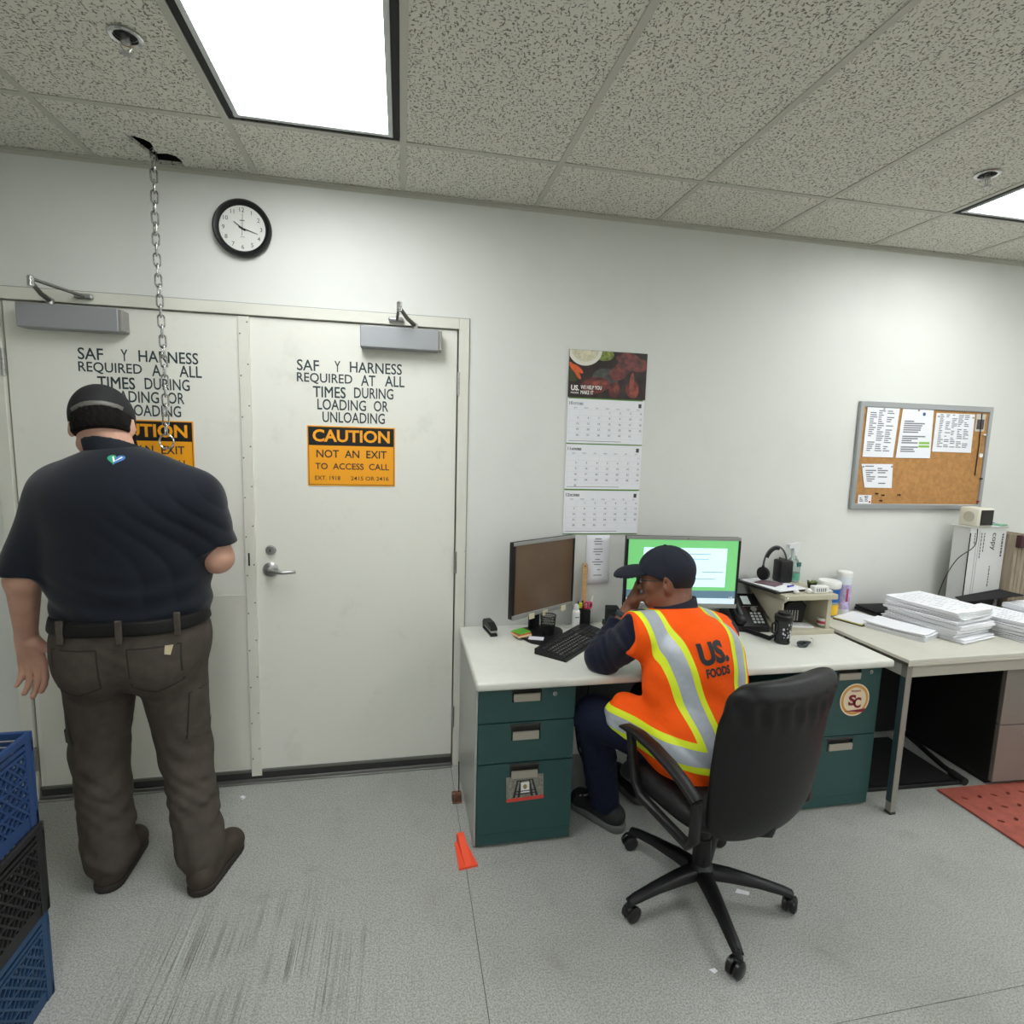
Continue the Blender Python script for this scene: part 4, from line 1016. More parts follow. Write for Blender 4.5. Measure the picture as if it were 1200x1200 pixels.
for x in (-0.10, -0.01, 0.12): B().box((x, -0.0062, 0.094), (x+0.035, -0.0052, 0.122)).obj('tape_label', mat('label_cream', (214,206,176), 0.7), tL)
def emis(name, c, e):
    m = mat(name, c, 0.3, emit=e); return m
tR, sR, hw_, s0, s1 = monitor('lit monitor with a green desktop and white page behind the seated man', (1.068, -0.150, 0), (1.640, -0.235, 0), 0.862, 1.222, emis('screen_green', (118,200,124), 0.50),
    [(-0.12, -0.10), (0.12, -0.10), (0.14, 0.05), (0.08, 0.11), (-0.08, 0.11), (-0.14, 0.05)])
B().box((-hw_*0.72, -0.0035, s0+0.085), (hw_*0.80, -0.0021, s1-0.040)).obj('page_window', emis('screen_page', (212,236,246), 0.60), sR)
B().box((-hw_, -0.0035, s0), (hw_, -0.0021, s0+0.028)).obj('status_bar', emis('screen_pale', (206,226,236), 0.55), sR)
B().box((-hw_, -0.0036, s0+0.028), (hw_, -0.0022, s0+0.066)).obj('task_bar', emis('screen_blue', (92,120,140), 0.5), sR)
b = B()
for k, z in enumerate((0.19, 0.225, 0.16, 0.125, 0.25)):
    x0_ = (-0.05, 0.02, 0.10, 0.06, 0.03)[k]; b.box((x0_, -0.0045, s0+z), (x0_+0.11, -0.0036, s0+z+0.004))
b.obj('page_text', emis('screen_text', (150,174,190), 0.5), sR)
lettering('logo_print', 'US', frame((hw_-0.030, -0.0046, s0+0.024), (1, 0, 0), (0, 0, 1)), M_PW, sR, w=0.018, h=0.014, bold=0.05)
B().ball((0.02, -0.0055, s1+0.008), (0.003, 0.001, 0.003), 8, 6).obj('camera_dot', M_INK, tR)
# ------------------------------------------------------------------ left end of the desk
Z = DZT
sp = thing('stapler', 'black stapler at the left end of the desk', 'stapler', (0.402, -0.105, Z), R2(8))
B().box((-0.018, -0.075, 0), (0.018, 0.065, 0.010), 0.003).obj('base', M_BLACK, sp)
B().box((-0.014, -0.070, 0.016), (0.014, 0.060, 0.026), 0.002).obj('magazine', M_STEEL, sp)
b = B(); b.prism([(-0.072, 0.028), (-0.070, 0.040), (-0.02, 0.054), (0.05, 0.052), (0.068, 0.034), (0.064, 0.010), (0.05, 0.010), (0.045, 0.026)], 'x', -0.017, 0.017)
b.obj('top_arm', M_BLACK, sp)
sn = thing('sticky_notes', 'pad of green, red and cream sticky notes on the left monitor base', 'sticky notes', (0.538, -0.205, Z+0.014), R2(20))
for k, (c, dz) in enumerate((((226,196,150), 0.009), ((206,72,52), 0.004), ((110,190,64), 0.005))):
    z0 = (0, 0.009, 0.013)[k]; B().box((-0.036+0.002*k, -0.036+0.004*k, z0), (0.036, 0.034, z0+dz), M=RZ(0.09*k)).obj('note_pad', mat('note_%d' % k, c, 0.8), sn)
cdn = tag(B().box((-0.035, -0.022, 0), (0.035, 0.022, 0.001)).obj('business_card', mat('card_lilac', (222,220,230), 0.6), None, loc=(0.598, -0.262, Z+0.0142)), 'white printed card in front of the sticky notes on the monitor base', 'card'); cdn.rotation_euler.z = R2(-20)
# wire cup
mc = thing('mesh_cup', 'empty black wire mesh cup on the left monitor base', 'pencil cup', (0.668, -0.205, Z+0.014))
b = B()
for k in range(28):
    a = 2*math.pi*k/28
    for sgn in (1, -1):
        b.tube([(0.030*math.cos(a), 0.030*math.sin(a), 0.002), (0.034*math.cos(a+sgn*0.35), 0.034*math.sin(a+sgn*0.35), 0.045), (0.037*math.cos(a+sgn*0.7), 0.037*math.sin(a+sgn*0.7), 0.090)], 0.0009, 4, cap=False)
b.obj('wire_mesh', M_BLACK, mc)['kind'] = 'stuff'
B().tube([(0.0375*math.cos(k*math.pi/14), 0.0375*math.sin(k*math.pi/14), 0.091) for k in range(28)], 0.0022, 6, closed=True).obj('rim', M_BLACK, mc)
B().lathe([(0.031, 0), (0.031, 0.028), (0.0295, 0.028), (0.0295, 0.003), (0, 0.003)], 24).obj('bottom_band', M_BLACK, mc, 40)
bt = thing('spray_can', 'slim white bottle with round cap beside the left monitor', 'bottle', (0.838, -0.112, Z))
B().lathe([(0.018, 0), (0.019, 0.003), (0.019, 0.088), (0.016, 0.096), (0.012, 0.099)], 20).obj('body', M_WHITE, bt, 40)
B().lathe([(0.0125, 0.098), (0.013, 0.102), (0.013, 0.118), (0.009, 0.127), (0, 0.129)], 18).obj('cap', mat('cap_grey', (214,216,216), 0.4), bt, 40)
B().box((-0.010, -0.0196, 0.062), (0.010, -0.0150, 0.067)).obj('printed_mark', M_INKG, bt)
ph = thing('pen_holder', 'black compartment pen holder against the wall', 'pen holder', (0.890, -0.062, Z), R2(-6))
for i, x in enumerate((-0.034, 0.0)):
    b = B(); w2 = 0.033
    b.box((x, -0.028, 0), (x+w2, 0.028, 0.003)); b.box((x, -0.028, 0), (x+0.002, 0.028, 0.098-0.012*i)); b.box((x+w2-0.002, -0.028, 0), (x+w2, 0.028, 0.098-0.012*i)); b.box((x, -0.028, 0), (x+w2, -0.026, 0.098-0.012*i)); b.box((x, 0.026, 0), (x+w2, 0.028, 0.098-0.012*i))
    b.obj('compartment', M_BLACK, ph)
def pen(nm, label, cat, p, q, r, m, capm=None, cl=0.03):
    p, q = Vector(p), Vector(q); t = thing(nm, label, cat, p); d = q-p
    B().tube([(0, 0, 0), d*0.96, d], [r, r, r*0.6], 8).obj('barrel', m, t, 50)
    if capm: B().tube([d*0.74, d*0.985, d*1.0], [r*1.25, r*1.25, r*0.8], 8).obj('cap', capm, t, 50)
pen('highlighter', 'yellow highlighter standing in the pen holder', 'highlighter', (0.875, -0.070, Z+0.004), (0.873, -0.072, Z+0.122), 0.007, M_BLACK, mat('hi_yellow', (216,226,40), 0.5))
pen('ballpoint_pen', 'slim dark pen with white tip leaning right in the pen holder', 'pen', (0.905, -0.060, Z+0.004), (0.942, -0.056, Z+0.150), 0.0035, M_BLACK, M_WHITE)
pen('marker_pen', 'navy marker standing in the middle of the pen holder', 'marker', (0.888, -0.052, Z+0.004), (0.890, -0.050, Z+0.128), 0.006, mat('navy_pen', (22,28,56), 0.4), None)
pen('dark_pen', 'black pen at the left edge of the pen holder', 'pen', (0.866, -0.058, Z+0.004), (0.864, -0.060, Z+0.128), 0.004, M_BLACK, None)
sc_ = thing('scissors', 'pink handled scissors in the pen holder', 'scissors', (0.912, -0.072, Z+0.004))
B().box((-0.006, -0.001, 0.0), (0.006, 0.001, 0.085)).obj('blades', M_STEEL, sc_)
for s in (-1, 1): B().tube([(s*0.010+0.011*math.cos(k*0.5236), 0, 0.104+0.017*math.sin(k*0.5236)) for k in range(12)], 0.004, 6, closed=True).obj('finger_loop', mat('pink', (214,44,96), 0.5), sc_, 60)
ws = thing('wooden_stick', 'pale wooden stick with a hole leaning on the wall in the pen holder', 'ruler', (0.900, -0.046, Z+0.004))
top = WY(686, 660, -0.02)-Vector(ws.location)
b = B(); stp = []
for k, wv in ((0, 0.011), (0.5, 0.011), (0.8, 0.012), (0.9, 0.0135), (0.97, 0.013), (1.0, 0.007)): stp.append((k, wv))
left = [(top.x*k-wv, top.z*k) for k, wv in stp]; right = [(top.x*k+wv, top.z*k) for k, wv in stp]
b.prism(left+right[::-1], 'y', 0.0, 0.005)
for v in b.bm.verts: v.co.y += top.y*v.co.z/top.z
b.obj('blade', M_WOOD, ws)
B().lathe([(0.004, 0), (0.004, 0.0008), (0, 0.0008)], 10, M=T(top.x*0.95, top.y*0.95-0.0002, top.z*0.95) @ RXm).obj('hang_hole', M_INK, ws)
sk = thing('desk_speaker', 'small black speaker box by the wall in front of the seated man', 'speaker', (1.040, -0.085, Z), R2(-10))
B().box((-0.032, -0.03, 0.006), (0.032, 0.035, 0.100), 0.005).obj('cabinet', M_BLACKM, sk)
B().box((-0.045, -0.045, 0), (0.04, 0.04, 0.007), 0.003).obj('base', M_BLACK, sk)
B().box((-0.046, -0.046, 0.006), (-0.038, 0.02, 0.030), 0.003).obj('cradle_lip', M_BLACK, sk)
B().lathe([(0.022, 0), (0.022, 0.002), (0.014, 0.001), (0, 0.003)], 20, M=T(0, -0.030, 0.055) @ RXm).obj('cone', M_BLACK, sk)
# keyboard
kb = thing('keyboard', 'black computer keyboard set at an angle on the desk', 'keyboard', (0.770, -0.312, Z), R2(44.5))
KW, KD = 0.452, 0.158
b = B(); b.prism([(-KD/2, 0), (KD/2, 0), (KD/2, 0.026), (KD/2-0.02, 0.027), (-KD/2, 0.010)], 'x', -KW/2, KW/2); b.obj('case', M_BLACK, kb)
b = B(); zf = lambda y: 0.011+(y+KD/2)/KD*0.017
M_KEY = mat('key_black', (40,40,42), 0.4)
def key(x0, x1, y0, y1):
    z0, z1 = zf(y0), zf(y1); e = 0.0018
    lo = [b.bm.verts.new(p) for p in ((x0, y0, z0), (x1, y0, z0), (x1, y1, z1), (x0, y1, z1))]; up = [b.bm.verts.new(p) for p in ((x0+e, y0+e, z0+0.006), (x1-e, y0+e, z0+0.006), (x1-e, y1-e, z1+0.006), (x0+e, y1-e, z1+0.006))]
    b.bm.faces.new(up)
    for k in range(4): b.bm.faces.new((lo[k], lo[(k+1) % 4], up[(k+1) % 4], up[k]))
p = 0.0190
for r in range(6):
    y0 = -KD/2+0.012+r*p+(0.008 if r == 5 else 0); y1 = y0+p-0.0025
    x = -KW/2+0.010; widths = {0: [1.25, 1.25, 1.25, 6.0, 1.25, 1.25, 1.25, 1.25], 1: [2.3]+[1]*10+[2.7], 2: [1.8]+[1]*11+[2.2], 3: [1.5]+[1]*12+[1.5], 4: [1]*13+[2], 5: [1, 0.6]+[1]*12+[1.4]}[r]
    tot = sum(widths); u = 15*p*0.98/tot
    for wv in widths: key(x, x+wv*u-0.0025, y0, y1); x += wv*u
    for k in range(3):
        if r in (0, 3, 4, 5) or (r == 1 and k == 1): key(-KW/2+0.010+15*p+0.004+k*p, -KW/2+0.010+15*p+0.004+(k+1)*p-0.0025, y0, y1)
    if r < 5:
        for k in range(4): key(-KW/2+0.010+18*p+0.008+k*p, -KW/2+0.010+18*p+0.008+(k+1)*p-0.0025, y0, y1)
ko = b.obj('keys', M_KEY, kb); ko['kind'] = 'stuff'
b = B()
for r in range(1, 5):
    for k in range(14):
        x = -KW/2+0.018+k*p+0.004*r; y = -KD/2+0.012+r*p+0.006; b.box((x, y, zf(y)+0.0062), (x+0.004, y+0.005, zf(y)+0.0070))
lo_ = b.obj('key_legends', mat('legend_grey', (150,150,150), 0.6), kb); lo_['kind'] = 'stuff'
yn = tag(B().box((-0.03, -0.02, 0), (0.03, 0.02, 0.001)).obj('yellow_note', mat('note_yellow', (232,226,120), 0.8), None, loc=(0.792, -0.500, Z)), 'small yellow sticky note on the desk by the man\'s elbow', 'sticky note'); yn.rotation_euler.z = R2(35)
# cables under the desk
for k, (pts, lab) in enumerate((([(0.86, -0.12, 0.70), (0.83, -0.16, 0.52), (0.84, -0.14, 0.32), (0.88, -0.12, 0.10), (0.92, -0.14, 0.006)], 'left black cable hanging under the desk behind the man\'s knee'),
                                ([(0.92, -0.12, 0.70), (0.90, -0.18, 0.50), (0.90, -0.15, 0.30), (0.93, -0.12, 0.10), (0.99, -0.13, 0.006)], 'right black cable hanging under the desk behind the man\'s knee'))):
    tag(B().tube(pts, 0.006, 8).obj('cable', M_BLACK, None, 60), lab, 'cable', 'cables under the desk')
# ------------------------------------------------------------------ desk phone
pn = thing('desk_phone', 'black desk phone with a small lit display right of the monitor', 'telephone', (1.752, -0.165, Z), R2(-8))
b = B(); b.prism([(-0.10, 0.0), (0.10, 0.0), (0.10, 0.135), (0.085, 0.150), (-0.10, 0.030)], 'x', -0.10, 0.075); b.obj('body', M_BLACK, pn)
sl = math.atan2(0.120, 0.185); FP = T(0, -0.10, 0.030) @ RX(sl)   # local sloped face: x, y up the slope, z out
B().box((-0.028, 0.135, 0.0), (0.060, 0.205, 0.004), 0.001, M=FP).obj('display_bezel', M_BLACKM, pn)
B().box((-0.012, 0.142, 0.0035), (0.028, 0.198, 0.005), M=FP).obj('display', emis('lcd', (210,220,220), 0.25), pn)
B().lathe([(0.016, 0), (0.016, 0.005), (0.010, 0.006), (0, 0.006)], 20, M=FP @ T(0.032, 0.112, 0)).obj('nav_wheel', M_GREYMET, pn, 40)
B().box((-0.022, 0.128, 0.001), (0.062, 0.131, 0.003), M=FP).obj('soft_keys', M_GREYMET, pn)
for r in range(4):
    for c in range(3): B().box((0.002+c*0.021, 0.020+r*0.019, 0.0), (0.015+c*0.021, 0.031+r*0.019, 0.005), 0.001, M=FP).obj('dial_key', mat('key_pale', (198,200,200), 0.5), pn)
B().ball((0, 0, 0), (0.004, 0.004, 0.002), 8, 6, M=FP @ T(-0.012, 0.112, 0.002)).obj('red_button', M_RED, pn)
hs = B(); hs.box((-0.095, 0.0, 0.004), (-0.045, 0.055, 0.044), 0.015, M=FP); hs.box((-0.095, 0.150, 0.004), (-0.045, 0.205, 0.044), 0.015, M=FP); hs.box((-0.088, 0.03, 0.028), (-0.052, 0.180, 0.048), 0.012, M=FP)
hs.obj('handset', M_BLACK, pn, 50)
cw = []
for k in range(220):
    f = k/219; ang = f*2*math.pi*26; base = Vector((1.69, -0.255, Z+0.012)).lerp(Vector((1.735, -0.385, Z+0.012)), min(1, f*1.25)) if f < 0.8 else Vector((1.735, -0.385, Z+0.012)).lerp(Vector((1.80, -0.345, Z+0.012)), (f-0.8)/0.2)
    cw.append(base+Vector((0.008*math.cos(ang), 0.004*math.cos(ang), 0.009*math.sin(ang))))
tag(B().tube(cw, 0.0028, 5).obj('coiled_cord', M_BLACK, None, 60), 'black coiled handset cord lying on the desk below the phone', 'cord')
tu = thing('tumbler', 'black tumbler with a white printed design and lid on the desk', 'tumbler', (1.778, -0.418, Z))
b = B().lathe([(0.0, 0), (0.034, 0.001), (0.036, 0.008), (0.033, 0.018), (0.034, 0.030), (0.040, 0.115), (0.0405, 0.118), (0, 0.118)], 28); b.obj('body', mat('tumbler_black', (20,20,24), 0.25), tu, 50)
B().lathe([(0.0425, 0.116), (0.043, 0.120), (0.042, 0.135), (0.037, 0.140), (0.030, 0.141), (0.029, 0.152), (0, 0.153)], 26).obj('lid', M_BLACK, tu, 40)
B().tube([(-0.040, 0.0, 0.045), (-0.058, 0.0, 0.055), (-0.060, 0.0, 0.095), (-0.041, 0.0, 0.105)], 0.005, 8).obj('handle', M_BLACK, tu, 60)
prm = mat('tumbler_print', (190,190,200), 0.5, var=0.3, vscale=80)
b = B(); rnd = random.Random(9)
for k in range(26):
    a = R2(-90)+rnd.uniform(-0.75, 0.75); z = rnd.uniform(0.035, 0.105); s = rnd.uniform(0.002, 0.0055); r = 0.0345+(z-0.03)*0.07+0.0005
    P = []
    for q in range(6):
        aa = a+s/r*math.cos(q*math.pi/3); zz = z+1.4*s*math.sin(q*math.pi/3); P.append((r*math.cos(aa), r*math.sin(aa), zz))
    b.poly(P)
b.obj('printed_design', prm, tu)
hcl = thing('key_strap', 'small dark coiled key strap beside the tumbler', 'strap', (1.850, -0.480, Z))
b = B()
for s in range(5): b.tube([(0.026*math.cos(k*0.5236)+0.004*s-0.01, 0.013*math.sin(k*0.5236), 0.012+0.010*math.sin(k*0.5236+s*0.5)) for k in range(12)], 0.0035, 6, closed=True)
b.obj('coil', mat('strap_dark', (44,52,54), 0.5), hcl)
B().tube([(0.02, 0.0, 0.012), (0.040, -0.006, 0.012), (0.050, 0.004, 0.030), (0.042, 0.012, 0.036)], 0.003, 6).obj('hook', M_STEEL, hcl, 50)
# ------------------------------------------------------------------ beige riser with its load
rs = thing('monitor_riser', 'beige plastic riser shelf at the right end of the desk', 'shelf', (1.995, -0.180, Z), 0)
B().box((-0.150, -0.155, 0.0), (0.145, 0.155, 0.022), 0.003).obj('base_board', M_BEIGE, rs)
B().box((-0.155, -0.155, 0.178), (0.150, 0.158, 0.205), 0.004).obj('top_board', M_BEIGE, rs)
b = B(); b.prism([(-0.150, 0.022), (-0.10, 0.022), (0.155, 0.178), (-0.155, 0.178), (-0.13, 0.16), (-0.130, 0.05)], 'x', -0.148, -0.138); b.obj('left_side', M_BEIGE, rs)
B().box((0.105, -0.140, 0.022), (0.128, 0.15, 0.178), 0.002).obj('right_post', M_BEIGE, rs)
B().box((-0.137, 0.14, 0.022), (0.105, 0.150, 0.178)).obj('back_panel', mat('riser_back', (120,116,104), 0.6), rs)
B().ball((-0.145, -0.156, 0.193), 0.007, 10, 8).obj('corner_bolt', M_CHROME, rs)
ZR = Z+0.205
tab = thing('tablet_stack', 'dark tablet with papers lying across the left of the riser', 'tablet', (1.885, -0.145, ZR), R2(12))
B().box((-0.105, -0.14, 0), (0.10, 0.14, 0.012), 0.004).obj('tablet', M_BLACK, tab)
B().box((-0.085, -0.145, 0.012), (0.105, 0.115, 0.016)).obj('paper_sheet', M_PAPER, tab)
B().box((-0.06, -0.06, 0.016), (0.03, 0.05, 0.022), 0.002, M=RZ(0.3)).obj('pouch', mat('mauve', (120,96,104), 0.5, var=0.3, vscale=60), tab)
B().tube([(0.02, -0.10, 0.021), (0.07, -0.09, 0.021)], 0.005, 8).obj('blue_pen', mat('pen_violet', (72,62,170), 0.4), tab)
hp = thing('headset', 'black headset resting on its stand on the riser', 'headphones', (1.930, -0.120, ZR+0.016), R2(-4)); hp.scale = (1.15, 1.15, 1.15)
band = [(0.058*math.cos(a), 0, 0.075+0.092*math.sin(a)) for a in [math.pi*k/18 for k in range(19)]]
B().tube(band, 0.0045, 8).obj('headband', mat('headband_grey', (90,92,94), 0.4, 0.3), hp, 60)
B().tube([(q[0]*0.93, -0.004, q[2]*0.95) for q in band[8:16]], 0.008, 8).obj('band_pad', M_BLACKM, hp, 60)
for s in (-1, 1):
    B().tube([(s*0.058, 0, 0.078), (s*0.060, 0, 0.048)], 0.006, 8).obj('yoke', M_BLACK, hp, 50)
    B().lathe([(0.0, -0.012), (0.026, -0.012), (0.031, -0.004), (0.031, 0.008), (0.022, 0.014), (0, 0.014)], 22, M=T(s*0.054, 0.0, 0.040 if s < 0 else 0.055) @ RY(math.pi/2*s) @ RX(0.35)).obj('ear_cup', M_BLACKM, hp, 40)
B().box((0.010, -0.03, 0.0), (0.075, 0.035, 0.105), 0.010).obj('charging_stand', M_BLACK, hp, 40)
kt = thing('tape_box', 'brown open box leaning behind the headset on the riser', 'box', (2.030, -0.09, ZR), R2(8))
b = B(); b.prism([(-0.055, 0.0), (-0.01, 0.0), (0.025, 0.125), (-0.060, 0.145)], 'y', -0.008, 0.006); b.obj('back_card', mat('taupe', (112,104,92), 0.6, var=0.1), kt)
B().box((-0.05, -0.02, 0), (0.0, 0.006, 0.07), 0.002).obj('front_pocket', mat('taupe_dark', (84,78,70), 0.6), kt)
B().tube([(-0.035+0.018*math.cos(k*0.4488), -0.022, 0.085+0.032*math.sin(k*0.4488)) for k in range(14)], 0.005, 6, closed=True).obj('tape_roll', mat('tape_cream', (196,184,156), 0.6), kt, 60)
M_CLEAR = mat('clear_plastic', (214,230,226), 0.12, trans=0.75, spec=0.5)
sb = thing('spray_bottle', 'clear spray bottle with a green label standing on the riser', 'spray bottle', (2.090, -0.055, ZR), R2(15))
B().lathe([(0.0, 0), (0.036, 0.001), (0.038, 0.01), (0.038, 0.085), (0.028, 0.115), (0.014, 0.135), (0.0135, 0.148), (0, 0.148)], 24).obj('bottle', M_CLEAR, sb, 50)
B().lathe([(0.0385, 0.012), (0.0387, 0.05), (0.0385, 0.0505)], 24, cap=False).obj('label', mat('label_green', (96,166,140), 0.5, var=0.3, vscale=40), sb)
B().box((-0.012, -0.0395, 0.088), (0.016, -0.030, 0.112), 0.002).obj('shield_label', mat('label_teal', (42,96,92), 0.5), sb)
hdm = mat('sprayer_white', (226,230,230), 0.35, trans=0.2)
b = B(); b.lathe([(0.016, 0.146), (0.016, 0.165), (0.012, 0.168)], 16); b.prism([(-0.055, 0.190), (-0.052, 0.208), (0.030, 0.215), (0.040, 0.200), (0.024, 0.166), (-0.012, 0.166), (-0.016, 0.186)], 'y', -0.011, 0.011); b.obj('sprayer_head', hdm, sb)
B().tube([(-0.03, 0, 0.188), (-0.040, 0, 0.165), (-0.036, 0, 0.140)], 0.004, 6).obj('trigger', hdm, sb, 50)
wb_ = thing('charger_block', 'white power adapter block on the front of the riser', 'charger', (2.068, -0.290, ZR))
B().box((-0.042, -0.018, 0), (0.042, 0.018, 0.036), 0.004).obj('block', M_WHITE, wb_)
for k in range(5): B().box((-0.03+k*0.012, -0.0186, 0.008), (-0.024+k*0.012, -0.0178, 0.026)).obj('vent_slot', M_INKG, wb_)
for k, (x, y, r, lab) in enumerate(((1.925, -0.302, 0.011, 'white earbud at the left front of the riser'), (2.000, -0.300, 0.012, 'white earbud case in the middle of the riser front'), (2.122, -0.296, 0.009, 'tiny white earbud at the right front of the riser'))):
    t = thing('earbud', lab, 'earbud', (x, y, ZR), 0, 'small white things on the riser')
    B().ball((0, 0, r), (r*1.3, r, r), 12, 8).obj('shell', M_WHITE, t, 180); B().tube([(r, 0, r), (r*2.2, 0, r*0.5)], r*0.35, 6).obj('stem', M_WHITE, t, 60)
pl = thing('small_plant', 'tiny green succulent in a dark pot on the riser', 'plant', (2.098, -0.200, ZR))
B().lathe([(0.018, 0), (0.024, 0.028), (0.020, 0.028), (0, 0.024)], 16).obj('pot', M_BLACK, pl, 40)
for k in range(9):
    a = k*2.4; r = 0.010+0.012*(k/9); B().ball((0, 0, 0), (0.014, 0.006, 0.004), 8, 6, M=RZ(a) @ T(r, 0, 0.030) @ RY(-0.7+0.05*k)).obj('leaf', mat('leaf_green', (112,132,66), 0.5), pl, 180)
# beneath the riser
rt = thing('router_box', 'black network box with grille under the riser shelf', 'router', (1.985, -0.185, Z+0.022), R2(-10))
b = B(); b.prism([(-0.07, 0.0), (0.06, 0.0), (0.075, 0.10), (0.045, 0.13), (-0.02, 0.105)], 'y', -0.03, 0.03); b.obj('body', M_BLACKM, rt)
for k in range(6): B().box((-0.04+0.014*k, -0.0312, 0.015), (-0.034+0.014*k, -0.0295, 0.07)).obj('grille_bar', M_GREYMET, rt)
B().box((-0.075, -0.10, 0.0), (0.085, -0.035, 0.006)).obj('paper_tag', M_PAPER, rt)
cp = thing('paper_cup', 'short white tub with a red band on the riser base', 'tub', (2.103, -0.290, Z+0.022))
B().lathe([(0.0, 0), (0.022, 0.0), (0.024, 0.05), (0.021, 0.05), (0.02, 0.004), (0, 0.004)], 20).obj('tub', mat('tub_clear', (206,202,194), 0.3), cp, 40)
B().lathe([(0.0238, 0.022), (0.0244, 0.036)], 20, cap=False).obj('red_band', mat('band_red', (176,44,70), 0.5), cp)
B().lathe([(0.0225, 0.0005), (0.0230, 0.014)], 20, cap=False).obj('green_band', mat('band_green', (110,116,92), 0.5), cp)
# on the table side
TZT = TZ
tt = thing('wipes_tub', 'tub with white lid, blue label and yellow band behind the riser', 'tub', (2.300, -0.092, TZT))
B().lathe([(0.0, 0), (0.045, 0), (0.050, 0.004), (0.054, 0.165), (0, 0.165)], 28).obj('body', mat('tub_frost', (190,204,208), 0.25, trans=0.3), tt, 40)
B().lathe([(0.0545, 0.085), (0.0552, 0.155)], 28, cap=False).obj('blue_label', mat('label_blue', (24,92,170), 0.4), tt)
B().lathe([(0.0518, 0.012), (0.0540, 0.070)], 28, cap=False).obj('yellow_band', mat('label_yellow', (236,190,40), 0.4, var=0.06), tt)
B().lathe([(0.058, 0.160), (0.060, 0.166), (0.060, 0.188), (0.055, 0.196), (0, 0.197)], 28).obj('lid', M_WHITE, tt, 40)
cn = thing('wipes_canister', 'tall white canister with a coloured label behind the blue tub', 'canister', (2.415, -0.070, TZT))
B().lathe([(0.0, 0), (0.037, 0), (0.037, 0.215), (0, 0.215)], 24).obj('body', mat('canister_white', (216,220,226), 0.35), cn, 40)
B().lathe([(0.0376, 0.03), (0.0376, 0.17)], 24, cap=False).obj('label', mat('label_mix', (182,170,206), 0.4, var=0.35, vscale=30), cn)
B().box((-0.012, -0.0390, 0.075), (-0.002, -0.0360, 0.150)).obj('red_print', mat('label_red', (176,60,90), 0.5), cn)
B().lathe([(0.038, 0.212), (0.039, 0.216), (0.039, 0.236), (0.034, 0.241), (0, 0.242)], 24).obj('cap', M_WHITE, cn, 40)
pd = thing('legal_pad', 'yellow edged writing pad on the table beside the riser', 'notepad', (2.408, -0.192, TZT), R2(22))
B().box((-0.11, -0.075, 0), (0.11, 0.075, 0.006), 0.001).obj('cover', mat('pad_dark', (60,56,50), 0.6), pd)
B().box((-0.108, -0.074, 0.006), (0.108, 0.073, 0.011)).obj('yellow_sheets', mat('pad_yellow', (214,206,120), 0.8), pd)
B().box((-0.106, -0.072, 0.011), (0.107, 0.073, 0.0125)).obj('top_sheet', M_PAPER, pd)
lp = thing('closed_laptop', 'closed black laptop lying against the wall on the table', 'laptop', (2.715, -0.095, TZT), R2(-1))
B().box((-0.165, -0.080, 0.003), (0.165, 0.080, 0.020), 0.005).obj('base', M_BLACK, lp, 40)
B().box((-0.164, -0.079, 0.0215), (0.164, 0.079, 0.032), 0.005).obj('lid', M_BLACKM, lp, 40)
B().tube([(-0.12, 0.079, 0.020), (0.12, 0.079, 0.020)], 0.006, 8).obj('hinge_bar', M_BLACK, lp, 50)
# ------------------------------------------------------------------ sheaves of paper
def sheaf(label, cx, cy, z, w_, d_, t_, ang, seed, curl=0.0, layers=4, prn=False, group='paper sheaves on the table'):
    rnd = random.Random(seed); t = thing('paper_sheaf', label, 'paper', (cx, cy, z), ang, group)
    b = B(); n = 6; lt = t_/layers
    for L_ in range(layers):
        ox, oy, ra_ = rnd.uniform(-0.006, 0.006), rnd.uniform(-0.006, 0.006), rnd.uniform(-0.025, 0.025)
        ht = L_ == layers-1
        def zz(u, v): return curl*((u*u)*0.5+(v*v)*0.5)*(L_/layers)+0.0012*math.sin(5*u+3*v+seed+L_)
        top, bot = {}, {}
        for i in range(n+1):
            for j in range(n+1):
                u, v = 2*i/n-1, 2*j/n-1; x, y = u*w_/2, v*d_/2
                X, Y = x*math.cos(ra_)-y*math.sin(ra_)+ox, x*math.sin(ra_)+y*math.cos(ra_)+oy
                zb = L_*lt+max(0, zz(u, v)); top[i, j] = b.bm.verts.new((X, Y, zb+lt*0.86)); bot[i, j] = b.bm.verts.new((X, Y, zb if L_ else 0.0))
        for i in range(n):
            for j in range(n): b.bm.faces.new((top[i, j], top[i+1, j], top[i+1, j+1], top[i, j+1]))
        ed = [(i, 0) for i in range(n)]+[(n, j) for j in range(n)]+[(n-i, n) for i in range(n)]+[(0, n-j) for j in range(n)]
        for k in range(len(ed)):
            a, c = ed[k], ed[(k+1) % len(ed)]; b.bm.faces.new((bot[a], bot[c], top[c], top[a]))
        b.bm.faces.new([bot[q] for q in ed[::-1]])
        for i in range(1, n):
            for j in range(1, n): b.bm.verts.remove(bot[i, j])
    o = b.obj('sheets', M_PAPER, t)
    if prn:
        b = B()
        for k in range(14):
            for q in range(4):
                if rnd.random() < 0.7:
                    x, y = -w_*0.42+q*w_*0.21, d_*0.40-k*d_*0.058; b.box((x, y, t_+0.0016), (x+w_*rnd.uniform(0.08, 0.18), y+0.003, t_+0.0019))
        b.obj('print_lines', mat('print_faint', (178,180,188), 0.8), t)
    return z+t_+0.6*curl
Aang = R2(14)
def AP(u, v): return Vector((2.700, -0.375))+Vector((u*math.cos(Aang)-v*math.sin(Aang), u*math.sin(Aang)+v*math.cos(Aang)))
z = TZT
lab = 'paper sheaf in the tall pile near the table corner, %s'
sheaf('loose curling sheaf at the left foot of the tall paper pile', 2.472, -0.398, TZT, 0.16, 0.27, 0.030, Aang+0.15, 11, 0.012, 5)
